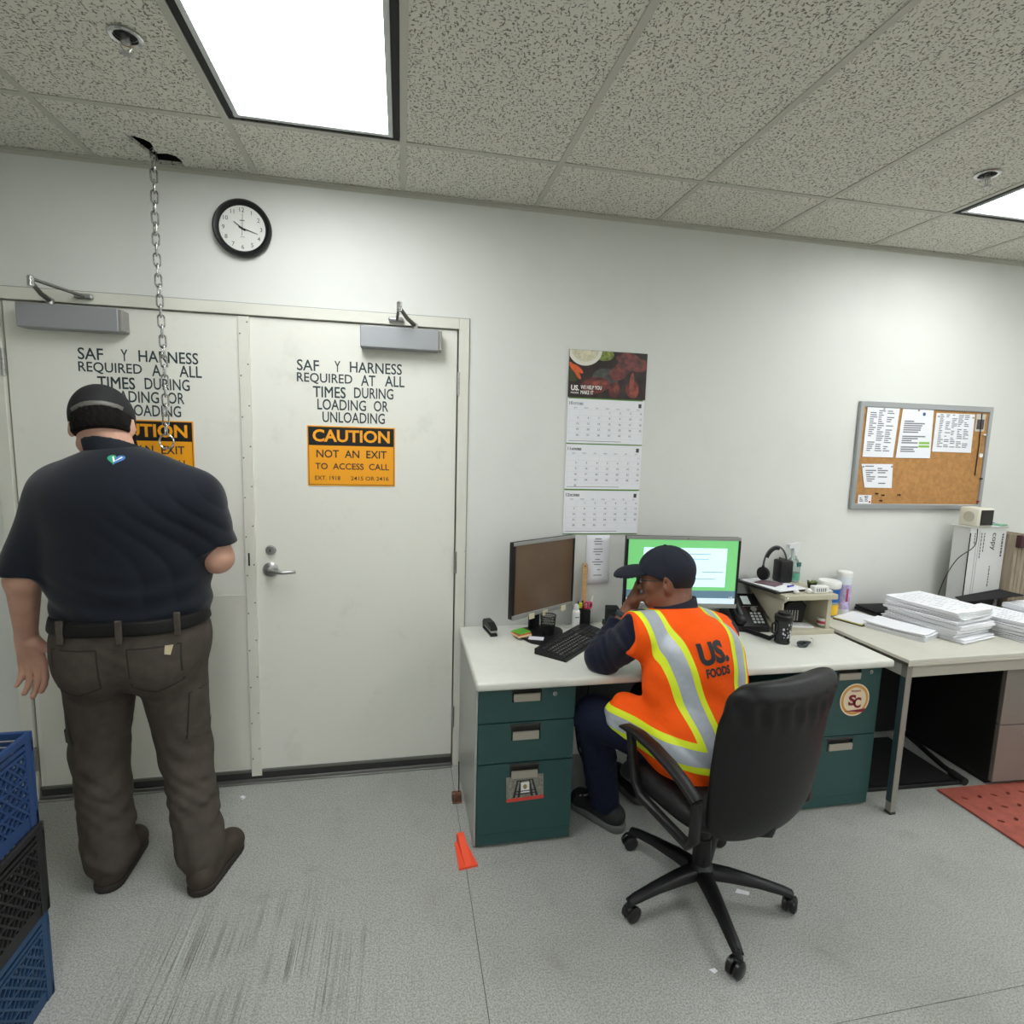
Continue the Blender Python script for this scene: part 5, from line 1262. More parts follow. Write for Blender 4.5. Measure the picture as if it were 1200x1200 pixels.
z = sheaf(lab % 'lowest and jutting out in front', 2.720, -0.42, z, 0.27, 0.30, 0.020, Aang, 12, 0.0, 4)
order = ['second from the bottom', 'third from the bottom', 'just below the middle', 'just above the middle', 'second from the top', 'topmost']
for k in range(6):
    rnd = random.Random(40+k); q = AP(rnd.uniform(-0.008, 0.008)+0.004*k, rnd.uniform(-0.010, 0.010))
    z = sheaf(lab % order[k], q.x, q.y, z+0.0015, 0.285, 0.350, 0.0170, Aang+rnd.uniform(-0.05, 0.05), 20+k, 0.004, 3, k == 5)
labB = 'paper sheaf in the lower pile right of the tall one, %s'
z = TZT
for k, (cx, cy, w_, d_, t_, a, od) in enumerate(((3.07, -0.465, 0.26, 0.30, 0.022, 0.15, 'lowest'), (3.05, -0.455, 0.25, 0.29, 0.020, 0.35, 'second'), (3.04, -0.450, 0.26, 0.30, 0.022, 0.22, 'third'), (3.03, -0.445, 0.24, 0.28, 0.016, 0.30, 'topmost'))):
    z = sheaf(labB % od, cx, cy, z+0.0015, w_, d_, t_, a, 60+k, 0.006, 3, k == 3)
z = TZT
for k, od in enumerate(('lowest', 'middle', 'topmost')):
    z = sheaf('paper sheaf in the pile in front of the carton, %s' % od, 3.390, -0.415+0.005*k, z+0.0015, 0.30, 0.26, (0.045, 0.03, 0.02)[k], 0.05+0.06*k, 70+k, 0.004, 4, k == 2)
# ------------------------------------------------------------------ back of the table
CBX = (2.990, -0.270)
ct = thing('copy_paper_carton', 'white copy paper carton standing on end with black print', 'carton', (3.072, -0.200, TZT), R2(2))
M_CART = mat('carton_white', (206,207,203), 0.75, var=0.03)
cwid, cdep, chgt = 0.262, 0.095, 0.505
B().box((0, 0, 0), (cwid, cdep, chgt), 0.002).obj('box', M_CART, ct)
B().box((-0.006, -0.004, chgt-0.002), (cwid+0.006, cdep+0.004, chgt+0.004), 0.001).obj('lid_edge', mat('carton_edge', (190,190,184), 0.7), ct)
b = B(); FT = lambda x, z: frame((x, -0.0008, z), (0, 0, -1), (1, 0, 0))
MI = mat('ink_carton', (70,72,74), 0.8)
lettering('lettering', 'copy', FT(0.150, chgt-0.03), MI, ct, w=0.10, h=0.035, bold=0.012)
for x, z, w_, t_ in ((0.232, 0.035, 0.13, 0.010), (0.100, 0.03, 0.11, 0.006), (0.080, 0.03, 0.14, 0.006), (0.165, 0.22, 0.11, 0.006), (0.032, 0.03, 0.06, 0.006)):
    rnd = random.Random(int(x*1000)); zz = chgt-z
    while zz > chgt-z-w_:
        L_ = rnd.uniform(0.008, 0.02); B().box((x, -0.0009, zz-L_), (x+t_, -0.0004, zz)).obj('word_mark', MI, ct); zz -= L_+0.004
b = B()
for x in (0.050, 0.066): b.box((x, -0.0009, 0.10), (x+0.002, -0.0005, chgt-0.02))
b.obj('print_rule', M_INKG, ct)
b = B()
for q, r in ((0.16, 0.022), (0.22, 0.018)): b.tube([(q+r*math.cos(k*0.5236), -0.0012, 0.075+r*math.sin(k*0.5236)) for k in range(12)], 0.0022, 4, closed=True)
b.obj('print_emblem', M_INKG, ct)
tc_ = thing('cube_clock', 'white cube clock with a black face on top of the carton', 'clock', (3.150, -0.160, TZT+chgt+0.0045), R2(4))
B().box((-0.052, -0.05, 0), (0.058, 0.06, 0.105), 0.010, 3).obj('case', mat('clock_cream', (214,210,194), 0.45), tc_, 40)
B().box((-0.042, -0.0545, 0.010), (0.048, -0.0495, 0.095), 0.006).obj('black_face', mat('face_black', (24,18,16), 0.15), tc_)
b = B(); b.lathe([(0.030, 0), (0.030, 0.001), (0, 0.0011)], 24, M=T(-0.052, 0.005, 0.053) @ RY(-math.pi/2)); b.obj('speaker_grille', mat('grille_cream', (190,184,164), 0.7, bump=0.6, bscale=500), tc_)
pw = [(3.105, -0.210, TZT+chgt-0.004), (3.088, -0.218, TZT+chgt-0.10), (2.985, -0.215, TZT+0.33), (2.915, -0.212, TZT+0.20), (2.885, -0.205, TZT+0.03)]
def smooth_path(P, n=6):
    P = [Vector(p) for p in P]; out = []
    for i in range(len(P)-1):
        p0, p1, p2, p3 = P[max(i-1, 0)], P[i], P[i+1], P[min(i+2, len(P)-1)]
        for k in range(n):
            t = k/n; out.append(0.5*((2*p1)+(p2-p0)*t+(2*p0-5*p1+4*p2-p3)*t*t+(3*p1-p0-3*p2+p3)*t**3))
    return out+[P[-1]]
tag(B().tube(smooth_path(pw), 0.0024, 6).obj('power_cord', M_BLACK, None, 60), 'thin black cord running down from the cube clock', 'cord')
tag(B().tube(smooth_path([(3.068, -0.205, TZT+chgt-0.03), (3.067, -0.206, TZT+0.30), (3.068, -0.207, TZT+0.06)]), 0.003, 6).obj('straight_cord', M_BLACK, None, 60), 'straight black cord hanging down the front corner of the carton', 'cord')
hpn = thing('hole_punch', 'silver and black hole punch behind the paper piles', 'hole punch', (3.0, -0.21, TZT+0.095), R2(-20))
hpn.location = (2.955, -0.150, TZT); hpn.rotation_euler.z = 0.1
B().box((-0.06, -0.045, 0), (0.06, 0.045, 0.040), 0.004).obj('base', M_BLACK, hpn)
B().box((-0.058, -0.04, 0.052), (0.058, 0.035, 0.066), 0.006, M=RX(0.15)).obj('lever_plate', mat('punch_grey', (170,178,180), 0.35, 0.4), hpn, 40)
for x in (-0.04, 0.04): B().lathe([(0.012, 0.038), (0.012, 0.060)], 14, M=T(x, 0, 0)).obj('punch_head', M_STEEL, hpn, 40)
B().lathe([(0.012, 0), (0.012, 0.0015), (0, 0.0016)], 14, M=RX(0.15) @ T(0.0, 0.0, 0.066)).obj('dial', M_INK, hpn)
tr = thing('document_tray', 'black tilted document tray in front of the carton', 'tray', (3.165, -0.242, TZT), R2(4))
b = B(); b.poly([(-0.170, -0.02, 0.105), (0.165, -0.09, 0.150), (0.165, 0.035, 0.150), (-0.160, 0.035, 0.120)]); o = b.obj('tray_plate', M_BLACKM, tr); s = o.modifiers.new('thick', 'SOLIDIFY'); s.thickness = 0.006
b = B(); b.prism([(-0.035, 0.0), (0.045, 0.0), (0.075, 0.128), (-0.09, 0.108)], 'y', -0.01, 0.02); b.obj('stand', M_BLACKM, tr)
br = thing('cardboard_sheets', 'brown corrugated boards standing on edge at the right end of the table', 'cardboard', (3.345, -0.235, TZT), R2(2))
for k in range(6): B().box((0.0+0.028*k, 0.0, 0), (0.024+0.028*k, 0.2, 0.47-0.012*(k % 3)), 0.001).obj('board', mat('corrugated', (150,136,116), 0.8, var=0.25, vscale=60, stretch=(1, 1, 0.1)), br)
B().box((-0.002, -0.03, 0.40), (0.17, -0.002, 0.47), 0.004).obj('maroon_folder', mat('maroon', (56,20,22), 0.6), br)
wbx = tag(B().box((0.0, 0.0, 0.0), (0.25, 0.12, 0.34), 0.003).obj('white_box', M_CART, None, loc=(3.575, -0.37, TZT)), 'plain white box cut off by the right edge of the picture', 'box')
fd = thing('green_folder', 'green and violet folders lying on top of the carton', 'folder', (3.262, -0.155, TZT+chgt+0.0045), R2(15))
B().box((-0.035, -0.05, 0), (0.05, 0.05, 0.006)).obj('white_sheet', M_PAPER, fd); B().box((-0.02, -0.055, 0.006), (0.055, 0.05, 0.012)).obj('green_cover', mat('folder_green', (110,170,140), 0.6), fd); B().box((-0.03, 0.0, 0.012), (0.04, 0.055, 0.018)).obj('violet_cover', mat('folder_violet', (120,112,190), 0.6), fd)
# ------------------------------------------------------------------ people
from mathutils.bvhtree import BVHTree
V3 = lambda *a: np.array(a, float)
def nrm(v): v = np.array(v, float); return v/np.linalg.norm(v)
def hand_prims(wrist, d, n, s, sc=1.0, curl=(40, 35, 25), thumb=(0.55, 0.75, 0.25), tb=10, spread=0.10):
    """palm and five fingers: d towards the fingers, n out of the palm, s towards the thumb"""
    wrist, d, n, s = V3(*wrist), nrm(d), nrm(n), nrm(s)
    P = [C(wrist, wrist+d*0.035*sc, 0.027*sc, 0.030*sc, 0.02, (n, 0.65))]
    off = (0.031, 0.0105, -0.0105, -0.030); kl = (0.092, 0.096, 0.091, 0.082)
    L = ((0.042, 0.026, 0.021), (0.047, 0.029, 0.022), (0.043, 0.027, 0.021), (0.034, 0.021, 0.018)); rr = (0.0104, 0.0107, 0.0102, 0.0092)
    for i in range(4):
        kn = wrist+d*kl[i]*sc+s*off[i]*sc
        P.append(C(wrist+d*0.02*sc+s*off[i]*0.5*sc, kn, 0.018*sc, 0.0125*sc, 0.012, (n, 0.8)))
        p = kn; ang = 0.0; dd0 = nrm(d+s*spread*off[i]/0.03)
        for j in range(3):
            ang += math.radians(curl[j]*(1+0.03*i)); dd = dd0*math.cos(ang)+n*math.sin(ang)
            q = p+dd*L[i][j]*sc; P.append(C(p, q, rr[i]*sc*(1-0.07*j), rr[i]*sc*(0.93-0.07*j), 0.004)); p = q
    b = wrist+d*0.022*sc+s*0.026*sc+n*0.006*sc; t = nrm(d*thumb[0]+s*thumb[1]+n*thumb[2])
    e = b+t*0.040*sc; P.append(C(wrist+d*0.015*sc+s*0.012*sc, b, 0.020*sc, 0.018*sc, 0.015)); P.append(C(b, e, 0.0165*sc, 0.0125*sc, 0.012))
    t2 = nrm(t+d*0.35*math.sin(math.radians(tb))*2+n*0.15); f = e+t2*0.032*sc; P.append(C(e, f, 0.012*sc, 0.0108*sc, 0.005))
    t3 = nrm(t2+n*0.15); P.append(C(f, f+t3*0.024*sc, 0.0105*sc, 0.0085*sc, 0.004))
    return P
def head_prims(H, f, u, sc=1.0, ears=True):
    f, u = nrm(f), nrm(u); r = nrm(np.cross(f, u)); u = np.cross(r, f); ax = (r, f, u)
    L = lambda a, b, c: H+sc*(r*a+f*b+u*c)
    P = [EL(L(0, -0.012, 0.028), V3(0.077, 0.098, 0.092)*sc, ax, 0.03), EL(L(0, 0.022, -0.045), V3(0.062, 0.072, 0.066)*sc, ax, 0.03),
         EL(L(0, 0.066, -0.092), V3(0.026, 0.022, 0.020)*sc, ax, 0.03), C(L(-0.05, 0.0, -0.070), L(-0.02, 0.055, -0.092), 0.022*sc, 0.020*sc, 0.025), C(L(0.05, 0.0, -0.070), L(0.02, 0.055, -0.092), 0.022*sc, 0.020*sc, 0.025),
         C(L(-0.030, 0.078, 0.018), L(0.030, 0.078, 0.018), 0.010*sc, k=0.015), C(L(0, 0.088, 0.005), L(0, 0.108, -0.030), 0.009*sc, 0.0125*sc, 0.010),
         EL(L(-0.012, 0.096, -0.034), V3(0.010, 0.011, 0.008)*sc, ax, 0.006), EL(L(0.012, 0.096, -0.034), V3(0.010, 0.011, 0.008)*sc, ax, 0.006),
         EL(L(0, 0.088, -0.058), V3(0.024, 0.010, 0.006)*sc, ax, 0.006), EL(L(0, 0.086, -0.070), V3(0.022, 0.010, 0.006)*sc, ax, 0.006),
         EL(L(-0.042, 0.060, -0.020), V3(0.022, 0.020, 0.018)*sc, ax, 0.02), EL(L(0.042, 0.060, -0.020), V3(0.022, 0.020, 0.018)*sc, ax, 0.02)]
    for s in (-1, 1):
        P.append(EL(L(s*0.032, 0.094, 0.002), V3(0.016, 0.012, 0.010)*sc, ax, 0.01, sub=True))
        P.append(EL(L(s*0.031, 0.080, 0.001), V3(0.014, 0.014, 0.011)*sc, ax, 0.003))
        if ears:
            e = (nrm(r*s*0.9-f*0.45), nrm(f*0.9+r*s*0.45), u)
            P.append(EL(L(s*0.082, -0.016, -0.004), V3(0.008, 0.020, 0.033)*sc, e, 0.006)); P.append(EL(L(s*0.079, -0.012, -0.033), V3(0.008, 0.011, 0.012)*sc, e, 0.006))
            P.append(EL(L(s*0.090, -0.008, 0.000), V3(0.006, 0.010, 0.018)*sc, e, 0.004, sub=True))
    return P, L, ax
def decal(o, origin, xd, nd, items, off=0.0016):
    """drape flat items on object o: origin near the surface, xd the drawing's x, nd the outward normal. items: (name, material, builder(bm, F), parent)"""
    me = o.data; bv = BVHTree.FromPolygons([v.co for v in me.vertices], [list(p.vertices) for p in me.polygons])
    nd = Vector(nd).normalized(); xd = Vector(xd); xd = (xd-nd*xd.dot(nd)).normalized(); yd = nd.cross(xd)
    for nm, m, fn, lift in items:
        b = B(); fn(b, frame(origin, xd, yd))
        bmesh.ops.subdivide_edges(b.bm, edges=[e for e in b.bm.edges if e.calc_length() > 0.012], cuts=2, use_grid_fill=False)
        bmesh.ops.triangulate(b.bm, faces=b.bm.faces[:])
        for v in b.bm.verts:
            h = bv.ray_cast(v.co+nd*0.3, -nd)
            if h[0] is not None: v.co = h[0]+nd*(off+lift)
        b.obj(nm, m, o)
def pants_wr(a=0.004):
    def f(P):
        x, y, z = P[:, 0], P[:, 1], P[:, 2]
        m = np.clip((0.62-z)/0.25, 0, 1)*0.9+0.18
        g = 0.5+0.5*np.sin(x*23+y*17+z*11)
        return a*m*(g*np.sin(z*46+5.5*np.sin(x*13+z*7)+4.2*np.sin(y*11-z*9))+0.40*np.sin(z*83+x*95+4*np.sin(y*17+z*12))+0.35*(1-g)*np.sin(x*120-z*60+2*np.sin(z*30)))
    return f
SKIN1 = mat('skin_fair', (190,146,124), 0.55, var=0.10, vscale=18, bump=0.05, bscale=150)
SKIN2 = mat('skin_brown', (124,80,60), 0.5, var=0.12, vscale=22, bump=0.05, bscale=150)
# ---------------------------------------------------------------- man standing at the door
man = thing('person', 'standing man seen from behind in navy polo shirt, dark cap and brown work trousers', 'person', (-0.95, -0.55, 0))
man.location = (0, 0, 0)
Y3 = V3(0, 1, 0)
pel, chest, nk = V3(-0.965, -0.525, 0.95), V3(-0.985, -0.505, 1.34), V3(-1.005, -0.475, 1.55)
shL, shR = V3(-1.195, -0.485, 1.435), V3(-0.755, -0.500, 1.425)
elL, wrL = V3(-1.285, -0.560, 1.150), V3(*WY(31, 747, -0.50))
elR, wrR = V3(-0.690, -0.500, 1.205), V3(-0.760, -0.250, 1.215)
hpL, knL, anL = V3(-1.085, -0.520, 0.86), V3(-1.118, -0.500, 0.48), V3(-1.075, -0.565, 0.09)
hpR, knR, anR = V3(-0.860, -0.520, 0.86), V3(-0.828, -0.500, 0.46), V3(-0.750, -0.610, 0.09)
hb = R2(38); fa = R2(104); f1 = V3(math.cos(fa)*math.cos(hb), math.sin(fa)*math.cos(hb), -math.sin(hb)); u1 = V3(math.cos(fa)*math.sin(hb)-0.10, math.sin(fa)*math.sin(hb), math.cos(hb))
H1 = V3(*WY(121, 500, -0.430)); SC1 = 1.10
hpP, hL, hax = head_prims(H1, f1, u1, SC1)
body = hpP+[C(nk-V3(0, 0, 0.03), hL(0, -0.035, -0.03), 0.068, 0.066, 0.03),
    C(pel, chest, 0.215, 0.215, 0.03, (Y3, 0.62)), C(shL, shR, 0.075, k=0.05), C(nk-V3(0, 0, .05), shL, 0.06, 0.06, 0.04), C(nk-V3(0, 0, .05), shR, 0.06, 0.06, 0.04),
    C(shL, elL, 0.062, 0.052, 0.02), C(elL, wrL, 0.051, 0.031, 0.02),
    C(shR, elR, 0.062, 0.054, 0.02), C(elR, wrR, 0.052, 0.032, 0.02),
    C(hpL, knL, 0.095, 0.062, 0.03), C(knL, anL, 0.058, 0.045, 0.02), C(hpR, knR, 0.095, 0.062, 0.03), C(knR, anR, 0.058, 0.045, 0.02)]
body += hand_prims(wrL, (0.10, 0.06, -1), (-0.05, -1, -0.06), (1, -0.05, 0.10), 1.14, (14, 22, 20), (0.62, 0.80, -0.15), 6, 0.05)
body += hand_prims(wrR, (-0.75, 0.55, 0.15), (-0.5, -0.8, 0.2), (0.1, 0.1, 1), 1.05, (55, 50, 40))
vol_obj('body', body, 0.0046, SKIN1, man)
M_SHIRT = mat('navy_knit', (13,19,29), 0.8, bump=0.12, bscale=350, sheen=0.15, spec=0.2)
def shirt_wr(P):
    x, y, z = P[:, 0], P[:, 1], P[:, 2]; sg = lambda t: 1/(1+np.exp(-t))
    low = sg((1.16-z)*28); right = sg((x+0.93)*22)*sg((1.42-z)*18)
    return 0.0050*low*np.sin(z*75+5*np.sin(x*6+1)+x*9)-0.0075*right*(np.abs(np.sin(24*z+38*x+1.6*np.sin(z*14)))**0.6-0.6)*sg((z-1.0)*40)
hemz = 0.998
cutL = (elL*0.93+shL*0.07+V3(0, 0, 0.0), nrm(V3(-0.10, -0.06, -1))); cutR = (shR+(elR-shR)*0.80, nrm(V3(0.22, 0.0, -1)))
shirt = [C(pel+V3(0, 0, 0.10), chest-V3(0, 0, 0.10), 0.252, 0.262, 0.05, (Y3, 0.66)), C(chest-V3(0, 0, 0.1), chest+V3(0, 0, 0.02), 0.262, 0.245, 0.05, (Y3, 0.66)),
    EL(pel+V3(0, 0.08, 0.16), V3(0.20, 0.17, 0.17), None, 0.06), C(shL+V3(0.03, 0, -0.01), shR+V3(-0.03, 0, -0.01), 0.098, k=0.10), C(nk-V3(0, 0.0, 0.035), shL+V3(0.05, 0, 0), 0.075, 0.085, 0.07), C(nk-V3(0, 0, 0.035), shR-V3(0.05, 0, 0), 0.075, 0.085, 0.07),
    EL(chest+V3(0, -0.045, 0.06), V3(0.21, 0.12, 0.16), None, 0.08),
    C(shL, elL, 0.088, 0.084, 0.05, None, [cutL]), C(shR, elR, 0.088, 0.080, 0.05, None, [cutR])]
sh = vol_obj('polo_shirt', shirt, 0.0065, M_SHIRT, man, cuts=[((-0.975, -0.52, hemz), (0.04, -0.06, -1))], disp=shirt_wr, smooth=2)
cn_ = nrm(hL(0, -0.035, -0.03)-nk)
col_top = nk+cn_*0.070+V3(0, -0.02, 0)
vol_obj('collar', [C(nk-V3(-0.01, 0, 0.03), nk+cn_*0.12+V3(0.018, 0, 0), 0.096, 0.088, 0.02)], 0.005, mat('navy_collar', (15,22,33), 0.85, bump=0.2, bscale=200), sh, cuts=[(tuple(col_top), tuple(nrm(V3(0.05, 0.45, 1))))])
# emblem below the collar: heart of a green and a blue half with a white tick
lg = WY(134, 537, -0.62)
heart = lambda s: [(s*(16*math.sin(t)**3)/16*0.026, (13*math.cos(t)-5*math.cos(2*t)-2*math.cos(3*t)-math.cos(4*t))/16*0.023) for t in [math.pi*k/12 for k in range(13)]]
def half(s): return lambda b, F: b.poly([F @ Vector((p[0], p[1], 0)) for p in heart(s)])
tick = lambda b, F: [b.poly([F @ Vector((x, y, 0)) for x, y in q]) for q in ([(-0.013, 0.010), (-0.008, 0.011), (0.001, -0.008), (-0.002, -0.014)], [(-0.002, -0.014), (0.001, -0.008), (0.014, 0.011), (0.019, 0.008)])]
decal(sh, lg, (1, 0, 0), (0, -0.93, 0.36), [('emblem_half', mat('emblem_green', (40,150,110), 0.6), half(-1), 0), ('emblem_half', mat('emblem_blue', (66,110,176), 0.6), half(1), 0), ('emblem_tick', M_PW, tick, 0.0006)])
M_TROUSER = mat('brown_canvas', (74,67,61), 0.85, var=0.14, vscale=22, bump=0.10, bscale=220, spec=0.2)
tr_ = [C(hpL+V3(0.02, 0, 0.04), hpR+V3(-0.02, 0, 0.04), 0.155, k=0.06, flat=(Y3, 0.98)), C(pel+V3(-0.07, -0.02, 0.0), pel+V3(0.07, -0.02, 0.0), 0.170, k=0.05, flat=(Y3, 0.92)),
    EL(hpL+V3(0.015, -0.06, -0.02), V3(0.115, 0.115, 0.12), None, 0.05), EL(hpR+V3(-0.015, -0.06, -0.02), V3(0.115, 0.115, 0.12), None, 0.05),
    C(hpL, knL, 0.122, 0.090, 0.03), C(knL, anL+V3(0, 0, 0.02), 0.089, 0.086, 0.03, None, [((anL+V3(0, 0, -0.058)), (0, 0.15, -1))]),
    C(hpR, knR, 0.122, 0.088, 0.03), C(knR, anR+V3(0, 0, 0.02), 0.086, 0.082, 0.03, None, [((anR+V3(0, 0, -0.058)), (0, 0.25, -1))])]
tp = vol_obj('work_trousers', tr_, 0.0065, M_TROUSER, man, cuts=[((-0.975, -0.52, 1.018), (0, 0, 1))], disp=pants_wr(0.0042), smooth=1)
belt = [C(pel+V3(-0.07, -0.02, 0.0), pel+V3(0.07, -0.02, 0.0), 0.176, k=0.0, flat=(Y3, 0.92))]
def zcap(prims, z0, z1, tilt=(0, 0)):
    c = (-0.965, -0.53); return [((c[0], c[1], z1), (tilt[0], tilt[1], 1)), ((c[0], c[1], z0), (-tilt[0], -tilt[1], -1))]
wst = [C(hpL+V3(0.02, 0, 0.04), hpR+V3(-0.02, 0, 0.04), 0.157, k=0.06, flat=(Y3, 0.98)), C(pel+V3(-0.07, -0.02, 0.0), pel+V3(0.07, -0.02, 0.0), 0.173, k=0.05, flat=(Y3, 0.92)), C(pel+V3(-0.07, -0.02, 0.06), pel+V3(0.07, -0.02, 0.06), 0.165, k=0.05, flat=(Y3, 0.95))]
bl_o = vol_obj('belt', wst, 0.006, mat('belt_leather', (15,14,14), 0.6, spec=0.25), man, cuts=zcap(None, 0.985, 1.032, (0.0, 0.0)))
# belt loops, back pockets, side pocket flaps and a small label, laid on the trousers
def patch(pts): return lambda b, F: b.poly([F @ Vector((x, y, 0)) for x, y in pts])
M_SEAM = mat('trouser_seam', (40,36,33), 0.9)
_bvb = BVHTree.FromPolygons([v.co for v in bl_o.data.vertices], [list(p.vertices) for p in bl_o.data.polygons])
for x, z in ((-1.115, 0.985), (-0.935, 0.985), (-0.775, 0.995)):
    B().box((x-0.010, -0.012, -0.038), (x+0.010, 0.0, 0.042), 0.003, M=T(0, _bvb.ray_cast(Vector((x, -2, z+0.02)), Vector((0, 1, 0)))[0].y+0.003, z+0.016)).obj('belt_loop', M_TROUSER, tp)
def outline(pts, w_=0.0045):
    def fn(b, F):
        n = len(pts)
        for i in range(n):
            p, q = Vector(pts[i]), Vector(pts[(i+1) % n]); d = (q-p).normalized(); m = Vector((-d.y, d.x))*w_/2
            b.poly([F @ Vector((*v, 0)) for v in (p-m, q-m, q+m, p+m)])
    return fn
for cx in (-1.085, -0.845):
    decal(tp, Vector((cx, -0.66, 0.87)), (1, 0, 0), (0, -1, 0), [('pocket_seam', M_SEAM, outline([(-0.075, 0.07), (0.075, 0.07), (0.072, -0.07), (0.0, -0.095), (-0.072, -0.07)]), 0.0004)])
decal(tp, Vector((-0.800, -0.66, 0.925)), (1, 0, 0), (0, -1, 0), [('maker_label', mat('label_bone', (186,172,140), 0.7), patch([(-0.012, -0.012), (0.004, -0.018), (0.012, 0.016), (-0.010, 0.018)]), 0.0008)])
for s, hp_, kn_ in ((-1, hpL, knL), (1, hpR, knR)):
    c = hp_*0.45+kn_*0.55+V3(s*0.125, -0.03, 0)
    decal(tp, Vector(c), (0.25*s, -s*1.0 if s > 0 else 1.0, 0), (s*1.0, -0.3, 0), [('side_pocket', M_SEAM, outline([(-0.07, 0.09), (0.07, 0.09), (0.07, -0.09), (-0.07, -0.09)], 0.004), 0.0006), ('pocket_flap', M_TROUSER, patch([(-0.072, 0.10), (0.072, 0.10), (0.068, 0.055), (-0.068, 0.055)]), 0.004)])
M_BOOT = mat('brown_boot', (56,45,36), 0.65, var=0.2, vscale=25); M_SOLE = mat('boot_sole', (40,32,28), 0.7)
for an, heel, toe in ((anL, V3(-1.070, -0.635, 0), V3(-1.075, -0.345, 0)), (anR, V3(-0.748, -0.705, 0), V3(-0.680, -0.425, 0))):
    d = nrm(toe-heel); 
    up = [C(heel+d*0.045+V3(0, 0, 0.050), toe-d*0.05+V3(0, 0, 0.042), 0.044, 0.046, 0.03), C(an+V3(0, 0, 0.06), heel+d*0.06+V3(0, 0, 0.06), 0.050, 0.046, 0.03), EL(toe-d*0.055+V3(0, 0, 0.045), V3(0.05, 0.05, 0.036), None, 0.03)]
    bt_ = vol_obj('boot', up, 0.005, M_BOOT, man, cuts=[(tuple(V3(0, 0, 0.022)), (0, 0, -1))])
    so = [C(heel+d*0.05+V3(0, 0, 0.015), toe-d*0.055+V3(0, 0, 0.015), 0.050, 0.054, 0.01)]
    vol_obj('sole', so, 0.005, M_SOLE, bt_, cuts=[((0, 0, 0.0), (0, 0, -1)), ((0, 0, 0.028), (0, 0, 1))], smooth=0)
# hair and cap
hair = [EL(hL(0, -0.014, 0.018), V3(0.0815, 0.101, 0.092)*SC1, hax, 0.01), EL(hL(0, -0.036, -0.030), V3(0.0775, 0.080, 0.078)*SC1, hax, 0.02)]
cutup = [(tuple(hL(0, -0.10, -0.078)), tuple(-hax[2]+0.38*hax[1])), (tuple(hL(0, 0.01, 0)), tuple(hax[1]))]
vol_obj('hair', hair, 0.004, mat('dark_hair', (16,13,12), 0.85, bump=0.5, bscale=170, spec=0.15), man, cuts=cutup, disp=lambda P: 0.0025*np.sin(P[:, 0]*310+np.sin(P[:, 2]*90)*2)*np.sin(P[:, 2]*160))
cap = [EL(hL(0, -0.008, 0.030), V3(0.091, 0.116, 0.102)*SC1, hax, 0.01)]
M_CAP1 = mat('black_cap', (13,13,14), 0.8, bump=0.15, bscale=200)
cp_o = vol_obj('cap', cap, 0.0045, M_CAP1, man, cuts=[(tuple(hL(0, -0.09, -0.010)), tuple(-hax[2]+0.22*hax[1]))], smooth=1)
vol_obj('cap_bill', [EL(hL(0, 0.150, 0.022), V3(0.078, 0.080, 0.008)*SC1, (hax[0], nrm(hax[1]-0.35*hax[2]), nrm(hax[2]+0.35*hax[1])), 0.01), EL(hL(0, 0.100, 0.036), V3(0.078, 0.030, 0.012)*SC1, hax, 0.02)], 0.0045, M_CAP1, cp_o)
vol_obj('cap_strap', [EL(hL(0, -0.008, 0.030), V3(0.093, 0.118, 0.104)*SC1, hax, 0.01)], 0.004, mat('strap_grey', (92,90,84), 0.5), cp_o, cuts=[(tuple(hL(0, -0.09, 0.010)), tuple(hax[2]-0.1*hax[1])), (tuple(hL(0, -0.09, -0.006)), tuple(-hax[2]+0.1*hax[1])), (tuple(hL(0, -0.080, 0)), tuple(hax[1]))], smooth=0)
# ---------------------------------------------------------------- seated man in the orange vest
m2 = thing('person', 'seated man in an orange safety vest and navy cap, left fist against his mouth', 'person', (0, 0, 0))
PH = R2(99); fw_ = V3(math.cos(PH), math.sin(PH), 0); rt_ = V3(math.sin(PH), -math.cos(PH), 0); UZ = V3(0, 0, 1)
p2 = V3(1.075, -0.945, 0.575); c2 = V3(1.060, -0.850, 0.830); n2 = V3(1.030, -0.770, 1.015)
l2, r2_ = V3(0.872, -0.800, 0.962), V3(1.220, -0.735, 0.915)
e2, w2 = V3(0.795, -0.615, 0.800), V3(*WY(741, 707, -0.600))
er, wr_ = V3(1.215, -0.470, 0.805), V3(1.06, -0.400, 0.800)
hl, kl_, al = V3(0.985, -0.930, 0.560), V3(0.765, -0.625, 0.545), V3(0.860, -0.545, 0.105)
hr, kr, ar_ = V3(1.160, -0.880, 0.560), V3(1.060, -0.520, 0.550), V3(1.090, -0.400, 0.105)
fb = R2(8); fq = R2(147); f2 = V3(math.cos(fq)*math.cos(fb), math.sin(fq)*math.cos(fb), -math.sin(fb)); H2 = V3(*WY(780, 678, -0.700))
hp2, hL2, ax2 = head_prims(H2, f2, V3(0.0, 0.0, 1.0))
body2 = hp2+[C(n2-V3(0, 0, 0.03), hL2(0, -0.030, -0.04), 0.066, 0.064, 0.03), C(p2, c2, 0.165, 0.170, 0.03, (fw_, 0.7)), C(l2, r2_, 0.065, k=0.05), C(c2, n2-V3(0, 0, 0.05), 0.13, 0.07, 0.05),
    C(l2, e2, 0.055, 0.046, 0.02), C(e2, w2, 0.045, 0.029, 0.02), C(r2_, er, 0.055, 0.046, 0.02), C(er, wr_, 0.045, 0.029, 0.02),
    C(hl, kl_, 0.08, 0.055, 0.03), C(kl_, al, 0.052, 0.04, 0.02), C(hr, kr, 0.08, 0.055, 0.03), C(kr, ar_, 0.052, 0.04, 0.02)]
mouth = hL2(0, 0.095, -0.062)
dirh = nrm(V3(*WY(753, 670, -0.625))-w2)
